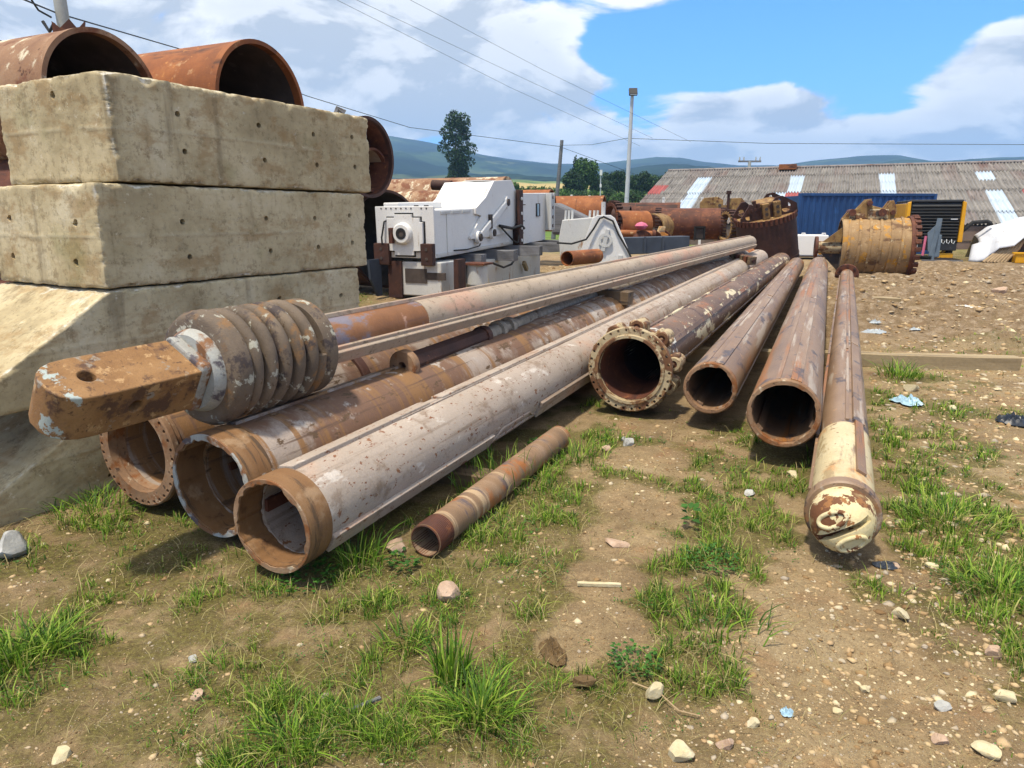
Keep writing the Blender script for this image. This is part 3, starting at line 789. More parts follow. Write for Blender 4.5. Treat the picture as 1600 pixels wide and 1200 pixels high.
prev = None
for i, (px, ty) in enumerate(((845, 303), (893, 304), (921, 305), (1037, 308), (1097, 308), (1233, 314))):
    g0 = [(1.333, 34.000, 2.609), (2.715, 33.500, 2.566), (3.481, 33.000, 2.524), (6.615, 32.000, 2.415), (8.031, 31.000, 2.389), (11.345, 30.000, 2.212), (12.310, 29.600, 2.154)][i]
    fp = thing('fence_post', 'slim white fence post ' + ['beside the red casing mouth, leftmost of the row', 'over the brown casing, second of the row', 'left of the floodlight pole', 'in front of the left end of the shed roof', 'before the first skylight strip of the roof', 'just left of the blue container', 'in front of the left part of the blue container'][i], 'fence post', (g0[0], g0[1], 0), None, 'white posts of the yard fence')
    MB().box((0, 0, g0[2] / 2), (.09, .09, g0[2])).build('post', M['white'], fp, 0)
fw = MB()
G = [(1.334, 34.000, 2.581), (2.716, 33.500, 2.538), (3.482, 33.000, 2.496), (6.617, 32.000, 2.388), (8.033, 31.000, 2.363), (11.347, 30.000, 2.187)]
for dz in (.05, .45, .85):
    fw.tube([(a, b - .06, c - dz) for a, b, c in G], .008, 4)
tag(fw.build('fence_wire', M['wire'], None), 'thin strands of wire strung along the white fence posts', 'wire')


def wire(label, pts, r=.014, sag=0.0):
    q = []
    for (a, b) in zip(pts[:-1], pts[1:]):
        a = Vector(a); b = Vector(b); d = (b - a).length * sag
        for i in range(10):
            u = i / 10
            q.append(a.lerp(b, u) - Vector((0, 0, d * 4 * u * (1 - u))))
    q.append(Vector(pts[-1]))
    tag(MB().tube(q, r, 5).build('overhead_wire', M['wire'], None), label, 'wire', 'overhead wires')


wire('black overhead wire from the concrete pole to the leaning wooden pole', [(-8.958, 14.000, 5.467), (-9.394, 16.000, 5.683), (-10.013, 24.000, 6.590), (-8.928, 33.000, 6.705), (-5.873, 43.000, 6.565), (3.393, 52.000, 6.337)], .016)
wire('overhead wire running on from the wooden pole down to the right', [(3.439, 52.000, 6.294), (10.745, 62.000, 4.894), (15.821, 70.000, 4.383)], .014)
wire('faint overhead wire, lowest of the three crossing the grey clouds', [(-6.081, 26.000, 8.743), (0.000, 33.000, 7.018), (7.211, 42.000, 5.460)], .006)
wire('faint overhead wire, middle one of the three crossing the grey clouds', [(-5.441, 26.000, 8.743), (0.833, 33.000, 7.278), (7.914, 42.000, 5.871)], .006)
wire('faint overhead wire, uppermost of the three crossing the grey clouds', [(-3.627, 26.000, 8.743), (1.384, 33.000, 7.743), (10.084, 42.000, 5.666)], .006)
wire('thin wire from the floodlight pole to the right edge above the shed roof', [(5.826, 38.000, 5.464), (12.696, 37.000, 5.121), (25.333, 36.000, 4.967)], .012)
wire('thin slack wire between the wooden pole and the floodlight pole', [(3.392, 52.000, 6.422), (4.827, 45.000, 5.809), (5.826, 38.000, 5.464)], .012)
wire('short dark wire leaving the frame at upper left beside the concrete pole', [(-9.539, 14.000, 4.747), (-9.936, 15.500, 4.966), (-10.338, 16.500, 5.132)], .02)
wire('dark cable drooping to the clamp of the concrete pole', [(-9.302, 15.000, 5.743), (-9.452, 15.500, 5.603), (-9.394, 15.800, 5.549)], .02)

# ------------------------------------------------------------------ trees, bushes
def leaf_cloud(blobs, n, size, seed):
    g = np.random.default_rng(seed)
    w_ = np.array([b[3] * b[4] * b[5] for b in blobs]) ** .75; w_ /= w_.sum()
    k = g.choice(len(blobs), n, p=w_)
    B = np.array(blobs)[k]
    d = g.normal(size=(n, 3)); d /= np.linalg.norm(d, axis=1)[:, None]
    rr = g.uniform(.55, 1.0, n) ** .6
    c = B[:, :3] + d * B[:, 3:6] * rr[:, None] + g.normal(size=(n, 3)) * size * .4
    a = g.normal(size=(n, 3)); a /= np.linalg.norm(a, axis=1)[:, None]
    b = np.cross(a, g.normal(size=(n, 3))); b /= np.linalg.norm(b, axis=1)[:, None]
    s = (size * g.uniform(.5, 1.3, n))[:, None]
    v = np.stack([c + a * s, c + b * s * .6, c - a * s, c - b * s * .6], 1).reshape(-1, 3)
    return v, np.arange(4 * n).reshape(-1, 4)


def tree(label, cat, x, y, h, w_, mat_, n, size, seed, shape='round', group=None, name='tree'):
    z0 = float(gz(np.array([x]), np.array([y]))[0])
    t_ = thing(name, label, cat, (x, y, z0), None, group)
    g = random.Random(seed)
    blobs = []
    if shape == 'column':
        for i in range(34):
            u = .10 + .88 * i / 33; wd = w_ * (.42 + .58 * math.sin(PI * min(1, u * 1.02) ** 1.1)) * .5
            if u > .8: wd *= .75
            a = g.uniform(0, 2 * PI); o_ = g.uniform(.15, .75) * wd
            s = w_ * g.uniform(.10, .20)
            blobs.append((o_ * math.cos(a), o_ * math.sin(a), h * u, s, s, s * g.uniform(.8, 1.3)))
    elif shape == 'cone':
        for i in range(20):
            u = .08 + .9 * i / 19; wd = w_ * .5 * (1.02 - u); a = g.uniform(0, 2 * PI)
            blobs.append((wd * .6 * math.cos(a), wd * .6 * math.sin(a), h * u, wd * .7 + .1, wd * .7 + .1, h * .07))
    else:
        for i in range(16):
            a = g.uniform(0, 2 * PI); u = g.uniform(.25, .9); o_ = w_ * .5 * g.uniform(.1, .75) * math.sin(PI * u) ** .5
            s = w_ * g.uniform(.14, .26)
            blobs.append((o_ * math.cos(a), o_ * math.sin(a), h * u, s, s, s * .85))
    v, q = leaf_cloud(blobs, n, size, seed)
    tk_ = MB().tube([(0, 0, -.2), (w_ * .02, 0, h * .3), (-w_ * .02, 0, h * .62), (0, 0, h * .85)], [h * .028, h * .022, h * .014, .02], 8)
    for i in range(6):
        b_ = blobs[g.randrange(len(blobs))]
        tk_.tube([(0, 0, min(b_[2], h * .8) * .6), (b_[0] * .6, b_[1] * .6, b_[2] * .85), b_[:3]], [h * .012, h * .008, .01], 5)
    tk_.build('trunk', M['bark'], t_)
    fast_mesh('crown', v, q, None, M[mat_], False, t_)
    return t_


tree('tall dark columnar eucalyptus tree standing alone before the hills', 'tree', (-13.427, 180.000, 10.413)[0], 180, 17.6, 11.2, 'leaf_dark', 9000, .30, 5, 'column')
tree('broad dark tree beside the leaning pole, tallest of its group', 'tree', (15.123, 150.000, 7.690)[0], 150, 7.6, 6.2, 'leaf_mid', 4500, .24, 6, 'round', 'trees behind the leaning pole')
tree('pointed dark conifer left of the broad tree by the leaning pole', 'tree', (13.079, 152.000, 7.771)[0], 152, 7.6, 4.5, 'leaf_dark', 3500, .22, 7, 'cone', 'trees behind the leaning pole')
tree('low wide dark tree next to the leaning pole', 'tree', (11.806, 146.000, 7.283)[0], 146, 4.6, 5.2, 'leaf_dark', 3500, .22, 8, 'round', 'trees behind the leaning pole')
tree('small round green tree behind the rusty casings', 'tree', (0.627, 120.000, 5.767)[0], 120, 3.0, 3.0, 'leaf_mid', 2500, .18, 9)
tree('dark tree just left of the floodlight pole', 'tree', (21.642, 150.000, 7.690)[0], 150, 5.0, 4.6, 'leaf_dark', 3500, .22, 10)
tree('spreading dark tree just right of the floodlight pole', 'tree', (24.711, 140.000, 7.049)[0], 140, 4.4, 6.0, 'leaf_dark', 3500, .22, 12)
for i, (px, yy, hh, ww) in enumerate(((930, 158, 3.6, 5), (945, 165, 4.2, 4.5), (955, 172, 3.2, 4), (985, 170, 3.9, 5), (1018, 165, 3.6, 6), (1034, 160, 3.4, 5), (1050, 170, 4.0, 6))):
    X_ = [(17.852, 158.000, 8.015)[0], (20.794, 165.000, 8.299)[0], (23.171, 172.000, 8.583)[0], (27.334, 170.000, 8.502)[0], (31.263, 165.000, 8.299)[0], (32.541, 160.000, 8.096)[0], (36.938, 170.000, 8.502)[0]][i]
    tree(['far dark tree just right of the pointed conifer group', 'far dark tree behind the thin white mast', 'low far tree between the mast and the floodlight pole', 'far dark tree hidden partly by the floodlight pole', 'far dark tree right of the spreading tree', 'low far tree near the left edge of the shed roof', 'far tree just over the left edge of the shed roof'][i], 'tree', X_, yy, hh, ww, 'leaf_far', 1800, .26, 30 + i, 'round', 'far row of trees before the hills')
for i, (px, yy, hh, ww) in enumerate(((822, 128, 1.5, 4), (842, 126, 1.7, 5), (858, 124, 1.5, 4), (884, 118, 1.6, 5), (908, 112, 1.4, 5), (928, 110, 1.5, 4), (952, 108, 1.7, 5), (972, 106, 1.5, 4), (992, 104, 1.7, 5))):
    X_ = [(2.452, 128.000, 5.722)[0], (4.609, 126.000, 5.658)[0], (6.263, 124.000, 5.594)[0], (8.632, 118.000, 5.400)[0], (10.534, 112.000, 5.207)[0], (12.262, 110.000, 5.143)[0], (14.296, 108.000, 5.078)[0], (15.878, 106.000, 5.014)[0], (17.390, 104.000, 4.950)[0]][i]
    tree(['low hedge bush right of the small round tree', 'low hedge bush second from the small round tree', 'low hedge bush just left of the leaning pole', 'low hedge bush just right of the leaning pole', 'low hedge bush below the broad dark tree', 'low hedge bush left of the thin white mast', 'low hedge bush right of the thin white mast', 'low hedge bush left of the floodlight pole', 'low hedge bush right of the floodlight pole'][i], 'bush', X_, yy, hh, ww, 'leaf_mid' if i % 2 else 'leaf_far', 1100, .2, 50 + i, 'round', 'bushes of the hedge behind the yard', 'bush')

# ------------------------------------------------------------------ concrete blocks
def concrete_material():
    m = bpy.data.materials.new('concrete'); m.use_nodes = True
    t = NT(m.node_tree)
    co = t.new('ShaderNodeTexCoord').outputs['Object']
    oi = t.new('ShaderNodeObjectInfo').outputs['Random']
    cx = t.new('ShaderNodeCombineXYZ'); t.put(cx.inputs[0], t.math('MULTIPLY', oi, 31.0))
    p = t.vec('ADD', co, cx.outputs[0])
    n1 = t.noise(p, 1.6, 7, .62); n2 = t.noise(p, 22, 6, .7)
    c = t.cramp(n1, [(.32, hexc('8c7e62')), (.45, hexc('a89a7a')), (.56, hexc('b8aa8a')), (.7, hexc('c4baa0'))])
    scr = t.noise(t.vec('MULTIPLY', p, (38, 38, 1.3)), 1, 4, .6)
    c = t.mix(t.ramp(scr, .54, .76, 0, .22), c, hexc('7a6a4c'))
    c = t.mix(t.ramp(t.noise(t.vec('MULTIPLY', p, (1.2, 1.2, 2.0)), 2.4, 6, .7), .50, .62, 0, .55), c, hexc('8a6e48'))
    brush = t.noise(t.vec('MULTIPLY', p, (2.2, 2.2, 30)), 1.5, 4, .6)
    c = t.mix(t.ramp(brush, .54, .74, 0, .15), c, hexc('75694f'))
    drip = t.noise(t.vec('MULTIPLY', p, (3.2, 3.2, .45)), 1.3, 5, .6)
    c = t.mix(t.ramp(drip, .56, .70, 0, .5), c, hexc('5c4e3a'))
    c = t.mix(t.ramp(t.noise(p, 1.9, 4), .60, .72, 0, .35), c, hexc('7d7c52'))
    c = t.mix(t.ramp(t.noise(p, 3.4, 8, .7), .64, .68, 0, .8), c, hexc('b9b4a6'))
    vo = t.new('ShaderNodeTexVoronoi', feature='F1'); t.put(vo.inputs['Vector'], p); vo.inputs['Scale'].default_value = 38
    pore = t.math('MULTIPLY', t.ramp(vo.outputs['Distance'], .06, .16, 1, 0), t.ramp(t.noise(p, 6, 4), .5, .62, 0, .8))
    c = t.mix(pore, c, hexc('5a5040'))
    c = t.mix(t.ramp(t.noise(p, 9, 9, .8), .55, .60, 0, .55), c, hexc('7a6a4e'))
    c = t.mix(t.ramp(t.noise(p, 14, 9, .8), .60, .64, 0, .6), c, hexc('cfc6b0'))
    chip = t.new('ShaderNodeAttribute', attribute_name='chip').outputs['Fac']
    c = t.mix(chip, c, t.mix(t.ramp(n2, .4, .62), hexc('97907c'), hexc('d2cdbf')))
    hole = t.new('ShaderNodeAttribute', attribute_name='joint').outputs['Fac']
    c = t.mix(t.math('MULTIPLY', hole, .4), c, hexc('b5ab90'))
    c = t.mix(t.ramp(n2, .28, .5, .55, 0), c, hexc('6a604a'))
    b = t.new('ShaderNodeBsdfPrincipled'); t.put(b.inputs['Base Color'], c)
    b.inputs['Roughness'].default_value = .9; b.inputs['Specular IOR Level'].default_value = .2
    bp = t.new('ShaderNodeBump'); bp.inputs['Strength'].default_value = .5; bp.inputs['Distance'].default_value = .006
    t.put(bp.inputs['Height'], t.math('ADD', n2, t.math('MULTIPLY', scr, .6))); t.put(b.inputs['Normal'], bp.outputs[0])
    o = t.new('ShaderNodeOutputMaterial'); t.put(o.inputs[0], b.outputs[0])
    return m


M['concrete'] = concrete_material()
BU = Vector((math.sin(R(28.2)), math.cos(R(28.2)), 0)); BV = Vector((-BU.y, BU.x, 0))
BO = Vector((-2.70, 3.47, 0))
BROT = Matrix((BU, BV, Vector((0, 0, 1)))).transposed()


def block(label, z, H_, u0b, u0t, u1, W_, seed, holes=(), end_holes=(), joint=True, chipr=.05):
    """cast concrete block; local X runs along the long side (towards the pipes), Y to the back, Z up"""
    L_ = u1 - max(u0b, u0t)
    st = .0125
    V = []; Q = []; k = 0
    def axis(L__, s_, centres):
        a_ = list(np.linspace(0, L__, int(L__ / s_)))
        for c_ in centres: a_ += list(c_ + np.linspace(-.026, .026, 14))
        a_ = np.unique(np.round([min(max(v, 0), L__) for v in a_], 4)); a_ = a_[np.concatenate([[True], np.diff(a_) > .0015])]
        a_[-1] = L__
        return a_ / L__
    ux = axis(L_, st, [h[0] for h in holes]); vy_ = axis(W_, .025, [h[0] for h in end_holes]); wz = axis(H_, st, [h[1] for h in holes] + [h[1] for h in end_holes])
    def grid(a, b, fn):
        nonlocal k
        A_, B_ = np.meshgrid(a, b, indexing='ij')
        V.append(fn(A_.ravel(), B_.ravel()))
        na_, nb_ = len(a), len(b)
        i_, j_ = np.meshgrid(np.arange(na_ - 1), np.arange(nb_ - 1), indexing='ij')
        q = i_ * nb_ + j_
        Q.append(np.stack([q, q + 1, q + nb_ + 1, q + nb_], -1).reshape(-1, 4) + k); k += na_ * nb_
    z0_ = lambda a: np.zeros_like(a)
    grid(ux, wz, lambda a, b: np.stack([a, z0_(a), b], 1)); grid(ux[::3], wz[::3], lambda a, b: np.stack([a, z0_(a) + 1, b], 1))
    grid(vy_, wz, lambda a, b: np.stack([z0_(a), a, b], 1)); grid(vy_, wz, lambda a, b: np.stack([z0_(a) + 1, a, b], 1))
    grid(ux, vy_, lambda a, b: np.stack([a, b, z0_(a) + 1], 1)); grid(ux[::3], vy_, lambda a, b: np.stack([a, b, z0_(a)], 1))
    c = np.concatenate(V); q = np.concatenate(Q)
    P = c * np.array([L_, W_, H_])
    rr = .010 + chipr * np.clip(fbm(P * np.array([8, 8, 11]) + seed * 7.3, 5, seed, .65) - .40, 0, 1) * 3.2 + .022 * np.clip(vn(P * 28, seed) - .45, 0, 1)
    lo = np.minimum(rr, .1); 
    qn = np.stack([np.clip(P[:, i], lo, s - lo) for i, s in enumerate((L_, W_, H_))], 1)
    d = P - qn; ln = np.linalg.norm(d, axis=1)
    inside = ln > 1e-6
    nrm = np.zeros_like(d); nrm[inside] = d[inside] / ln[inside][:, None]
    N = qn + nrm * lo[:, None]
    chip = np.clip((np.linalg.norm(N - P, axis=1) - .0085) / .009, 0, 1)
    N += nrm * ((fbm(P * 3, 3, seed + 3) - .5) * .006 + (fbm(P * 30, 2, seed + 5) - .5) * .004)[:, None]
    jt = np.zeros(len(N))
    if joint:
        jz = H_ * .5 + .012 * (vn(P[:, :2] * 3, seed + 2) - .5)
        jt = (np.abs(P[:, 2] - jz) < .008) * (vn(P * 9, seed + 4) > .3) * (np.abs(nrm[:, 2]) < .5)
        N += nrm * (jt * .004)[:, None]
    hl = np.zeros(len(N))
    for hx, hz in holes:
        e = np.hypot(P[:, 0] - hx, P[:, 2] - hz) + 9 * (P[:, 1] > .03)
        N[:, 1] += .08 * (e < .0165)
    for hy, hz in end_holes:
        e = np.hypot(P[:, 1] - hy, P[:, 2] - hz) + 9 * (P[:, 0] > .05)
        N[:, 0] += .05 * (e < .012 + .016 * vn(P * 60, seed))
    uf = u0b + (u0t - u0b) * np.clip(N[:, 2] / H_, 0, 1)
    N[:, 0] = uf + N[:, 0] / L_ * (u1 - uf)
    o = fast_mesh('concrete_block', N, q, None, M['concrete'], True)
    attr(o, 'chip', chip); attr(o, 'joint', jt)
    o.data.set_sharp_from_angle(angle=R(50))
    M4 = BROT.to_4x4(); M4.translation = BO + Vector((0, 0, z)); o.matrix_world = M4
    tag(o, label, 'concrete block', 'stacked concrete counterweight blocks')
    return o


block('lowest concrete block with a sloping end, standing on the grass', -.02, .60, -.36, .76, 2.95, 1.15, 3, [(.55, .12), (1.3, .4)], joint=True, chipr=.03)
block('second concrete block from the ground with a bright sloping end', .585, .595, -.22, .76, 2.97, 1.15, 5, [(1.4, .42), (2.0, .38)], joint=True, chipr=.04)
block('concrete block directly under the topmost one, white patch on its upper edge', 1.186, .60, .74, .75, 3.09, 1.14, 8,
      [(.55, .38), (.58, .16), (1.24, .40), (1.26, .17), (1.73, .4), (1.75, .18), (2.13, .42), (2.15, .2)], [(.22, .38), (.26, .15), (.9, .4), (.92, .17)])
block('topmost concrete block of the stack with chipped upper edges', 1.796, .605, .90, .885, 3.18, 1.12, 13,
      [(.45, .42), (.47, .2), (1.09, .42), (1.12, .19), (1.62, .41), (1.64, .19), (2.06, .43), (2.08, .2)], [(.5, .5)])
cl = Vector(BO) + BU * 3.05 + BV * .25
tag(MB().tube([(cl.x, cl.y, 2.40), (cl.x + .03, cl.y, 2.47), (cl.x + .08, cl.y + .02, 2.44)], .03, 6).build('lifting_loop', M['timber_grey'], None), 'small grey iron lump lying on the far top corner of the block stack', 'iron piece')


# ------------------------------------------------------------------ long pipes
def pipe_thing(name, label, p, q, cat='steel pipe', group=None):
    o = thing(name, label, cat, p, aim(p, q), group)
    return o, (Vector(q) - Vector(p)).length


def on_r(a, r):
    """point at radius r, angle a in degrees from the right hand side, counted upwards, seen from the near end"""
    return (-r * math.cos(R(a)), r * math.sin(R(a)))


def wall_tube(L_, ro, ri, x0=0.0, n=64, wob=0.0, seed=0, step=.5):
    xs_ = list(np.arange(x0, L_, step)) + [L_]
    prof = [(x, ro) for x in xs_] + [(L_, ri)] + [(x, ri) for x in xs_[::-1][1:]]
    rf = None
    if wob:
        rf = lambda i, x, r, th: r + wob * (vn(np.stack([np.full_like(th, x * 2), np.cos(th) * 1.5 + 5, np.sin(th) * 1.5], 1), seed) - .5)
    return MB().lathe(prof, n, True, rf)


def rib(x0, x1, a, r, w_, h_, n=1):
    mb = MB()
    for i in range(n):
        u0, u1 = x0 + (x1 - x0) * i / n, x0 + (x1 - x0) * (i + 1) / n - (.02 if n > 1 else 0)
        y, z = on_r(a, r + h_ / 2 - .003)
        th = math.atan2(z, y)
        mb.box(((u0 + u1) / 2, y, z), (u1 - u0, h_ + .006, w_), rotx(th))
    return mb


def ring(x0, x1, ro, ri, n=64, rin=None):
    """flat ring with optional inner radius function of the angle"""
    c = min(.008, (x1 - x0) * .2)
    prof = [(x0, ri), (x0, ro - c), (x0 + c, ro), (x1 - c, ro), (x1, ro - c), (x1, ri)]
    return MB().lathe(prof, n, True, (lambda i, x, r, th: (rin(th) if i in (0, 5) else np.full_like(th, r))) if rin else None)


def holes(count, rad_, hr, x0, x1, skip=(), a0=0.0):
    mb = MB()
    for k in range(count):
        if k in skip: continue
        a = 2 * PI * k / count + a0
        mb.lathe([(x0, .0001), (x0, hr), (x1, hr), (x1, .0001)], 8, False, c=(0, rad_ * math.cos(a), rad_ * math.sin(a)))
    return mb


def notched(r, depth, keys, seed, rag=.006, w_=.30):
    def fn(th):
        o_ = np.full_like(th, r)
        for k in keys:
            dlt = np.abs((th - R(k) + PI) % (2 * PI) - PI)
            o_ = o_ + depth * (1 - sstep(dlt, w_ * .7, w_))
        return o_ + rag * (vn(np.stack([th * 9, np.full_like(th, seed)], 1), seed) - .5) * 2
    return fn


# flanged pipe at the far left, under the kelly bar
p, q = ((-2.034, 3.651, 0.364), (4.367, 16.000, 0.489))
o, L_ = pipe_thing('flanged_pipe', 'flanged grey pipe nearest the concrete blocks, mostly hidden under the finned bar', p, q)
fl = ring(0, .045, .314, .235, 96).build('flange', M['rim_worn'], o)
cut(fl, holes(36, .292, .011, -.03, .08))
ring(.046, .10, .272, .232, 72).build('inner_ring', M['rim_worn'], o)
wall_tube(L_, .255, .235, .09, 64).build('tube', M['worn_grey'], o)
for a in (95, -25, 215):
    rib(.3, L_, a, .254, .06, .02).build('rib', M['worn_grey'], o, 0)
ring(1.62, 1.70, .285, .256, 64).build('stop_collar', M['rust_dark'], o)

# pipe with the brown collar
p, q = ((-1.472, 3.265, 0.314), (5.694, 17.500, 0.631))
o, L_ = pipe_thing('collared_pipe', 'worn grey and brown collared pipe between the flanged pipe and the pale pipe', p, q)
cl_ = ring(0, .17, .268, .205, 128, notched(.232, .012, (35, 155, 275), 4, .005)).build('collar', M['rust_collar'], o)
ring(-.006, .004, .266, .222, 128, notched(.238, .012, (35, 155, 275), 4, .008)).build('rim', M['hub_paint'], o)
wall_tube(L_, .256, .222, .16, 64, .004, 3).build('tube', M['worn_grey'], o)
for a in (100, -20, 220):
    rib(.2, L_ - .4, a, .255, .07, .014, 6).build('rib', M['worn_grey'], o, 0)
for a in (70, 190, 310):
    rib(.3, L_ - .5, a, .212, .04, .012).build('inner_key', M['rust'], o, 0)
ring(L_ - .9, L_ + .01, .262, .2, 64).build('far_collar', M['rust_orange'], o)
ring(L_ - 4.6, L_ - 4.52, .264, .25, 64).build('band', M['worn_grey'], o)

# pale pipe in front
p, q = ((-1.054, 2.881, 0.277), (6.008, 17.500, 0.600))
o, L_ = pipe_thing('pale_pipe', 'pale pinkish grey pipe with a brown end collar, nearest of the left pile', p, q)
ring(0, .15, .2215, .176, 128, notched(.192, .012, (80, 200, 320), 9, .005, .34)).build('collar', M['rust_collar'], o)
ring(-.005, .003, .220, .19, 128, notched(.197, .012, (80, 200, 320), 9, .007, .34)).build('rim', M['rim_worn'], o)
wall_tube(L_, .2125, .186, .14, 64, .002, 5).build('tube', M['paint_grey'], o)
rb = rib(.15, 1.30, 98, .2115, .085, .018); rb2 = rib(1.31, 1.42, 98, .2115, .05, .010)
rb.build('rib', M['paint_grey'], o, 0, .004); rb2.build('rib', M['paint_grey'], o, 0, .003)
rib(1.44, L_ - .2, 98, .2115, .085, .018, 3).build('rib', M['paint_grey'], o, 0, .004)
rib(1.0, L_ - .2, 88, .2112, .02, .010, 3).build('rib', M['paint_grey'], o, 0, .003)
# lower key with its locking pocket
for (x0, x1, ww, hh, aa) in ((.15, 1.72, .10, .020, -30), (1.72, 2.45, .035, .012, -41), (2.45, 3.9, .13, .022, -27), (3.9, 4.5, .035, .012, -41), (4.5, 8.2, .10, .02, -30), (8.2, L_ - .2, .10, .018, -30)):
    rib(x0, x1, aa, .2115, ww, hh).build('rib', M['paint_grey'], o, 0, .006)
y_, z_ = on_r(-26, .2135)
# curved lip that closes the pocket
lip = []
for i in range(13):
    u = i / 12; a = -38 + 20 * sstep(np.array([u]), .1, .9)[0]
    yy, zz_ = on_r(a, .217); lip.append((1.72 + .16 * u, yy, zz_))
MB().tube(lip, .009, 6).build('pocket_lip', M['paint_grey'], o)
lip2 = [(2.29 + (x - 1.72), y, z) for x, y, z in lip]
MB().tube([(2.45, *on_r(-38, .217)), (2.36, *on_r(-30, .217)), (2.28, *on_r(-19, .217)), (1.88, *on_r(-18, .217))], .009, 6).build('pocket_lip', M['paint_grey'], o)
for a, mt in ((178, 'rust'), (58, 'paint_grey'), (300, 'rust')):
    rib(.15, L_ - .5, a, .172, .06, .016).build('inner_key', M[mt], o, 0)

# short loose pipe on the grass
p, q = ((-0.415, 3.141, 0.085), (0.334, 4.784, 0.085))
o, L_ = pipe_thing('short_pipe', 'short rusty brown pipe with a threaded end lying loose on the grass', p, q)
wall_tube(L_, .083, .076, .0, 48, 0, 0, .3).build('tube', M['small_pipe'], o)
MB().lathe([(.0, .0755), (L_, .0755)], 40, False).build('lining', M['inside_tan'], o)
MB().lathe([(-.004, .0755)] + [(.004 + .006 * i, .083 + (.0035 if i % 2 else .001)) for i in range(22)] + [(.14, .0755)], 48, True).build('thread', M['rust'], o)

# pipe with the big lugged flange
p, q = ((0.939, 5.567, 0.401), (7.410, 19.773, 0.401))
o, L_ = pipe_thing('lugged_pipe', 'brown pipe with flaking cream paint and a large bolted flange with cast lugs', p, q)
fl = ring(0, .05, .345, .262, 96).build('flange', M['cream_rust'], o)
cut(fl, holes(30, .322, .012, -.03, .09))
ring(-.012, .03, .288, .258, 96).build('inner_lip', M['cream_rust'], o)
MB().lathe([(.05, .30), (.09, .285), (.16, .275), (.30, .285), (.36, .29), (.42, .25), (.42, .22), (.05, .255)], 64).build('neck', M['cream_rust'], o)
wall_tube(L_, .230, .215, .45, 64, .003, 8).build('tube', M['cream_flake'], o)
MB().lathe([(.05, .2575), (.42, .218), (.6, .218), (.6, .212), (.41, .212), (.05, .2525)], 64).build('liner', M['rust'], o)  # pipe's inner shade put into the colour: liner and lining darker than outside
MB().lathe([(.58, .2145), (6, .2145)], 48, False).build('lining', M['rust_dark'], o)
for k, a in enumerate((8, 48, 88, 124, 158, 232, 300, 334)):
    lug = MB()
    ca, sa = R(a), None
    y, z = on_r(a, .325); th = math.atan2(z, y)
    rot = rotx(th)
    lug.box((.24, y, z), (.13, .08, .15), rot)
    y2, z2 = on_r(a, .30)
    lug.box((.21, y2, z2), (.22, .07, .035), rot)
    g = lug.build('lug', M['cream_rust'], o, 40, .018, 3)
    y3, z3 = on_r(a, .325)
    MB().lathe([(.14, .052), (.15, .056), (.365, .056), (.38, .05), (.38, .03), (.14, .03)], 24, True, c=(0, y3, z3)).build('boss', M['cream_rust'], g)
    y4, z4 = on_r(a, .325)
    MB().lathe([(.15, .0001), (.15, .032), (.37, .032), (.37, .0001)], 16, False, c=(0, y4, z4)).build('pin', M['rust'], g)
for a in (35, 105, -25, 170):
    rib(.45, 2.6, a, .227, .05, .016).build('rib', M['cream_flake'], o, 0, .003)
    rib(2.7, L_ - .3, a, .227, .05, .016, 3).build('rib', M['cream_flake'], o, 0, .003)

# the two plain brown pipes
for nm, lb, (p, q), d, seed, keys in (
        ('narrow_pipe', 'narrow brown pipe with a plain open end, between lugged flange and wider pipe', ((1.486, 5.182, 0.341), (7.557, 19.097, 0.341)), .402, 3, (60, 180, 300)),
        ('wide_pipe', 'wide brown pipe with a thick notched rim, beside the cream headed bar', ((1.737, 4.378, 0.368), (7.876, 18.445, 0.368)), .456, 6, (40, 160, 280))):
    o, L_ = pipe_thing(nm, lb, p, q)
    r_ = d / 2
    wall_tube(L_, r_ - .004, r_ - .032, .05, 64, .003, seed).build('tube', M['steel_brown'], o)
    ring(0, .06, r_ - .003, r_ - .034, 128, notched(r_ - .036, .010, keys, seed, .002)).build('rim', M['rim_worn'], o)
    for a in (75, 195, 315):
        rib(.03, L_ * .33, a, r_ - .005, .07, .009).build('rib', M['steel_brown'], o, 0, .003)
        rib(L_ * .335, L_ * .72, a, r_ - .005, .07, .009).build('rib', M['steel_brown'], o, 0, .003)
        rib(L_ * .725, L_ - .1, a, r_ - .005, .07, .009).build('rib', M['steel_brown'], o, 0, .003)
        rib(.03, L_ - .1, a + 28, r_ - .006, .03, .007).build('rib', M['steel_brown'], o, 0, .002)
    for a in keys:
        rib(.06, 3.5, a + 60, r_ - .046, .05, .016).build('inner_key', M['steel_brown'], o, 0)

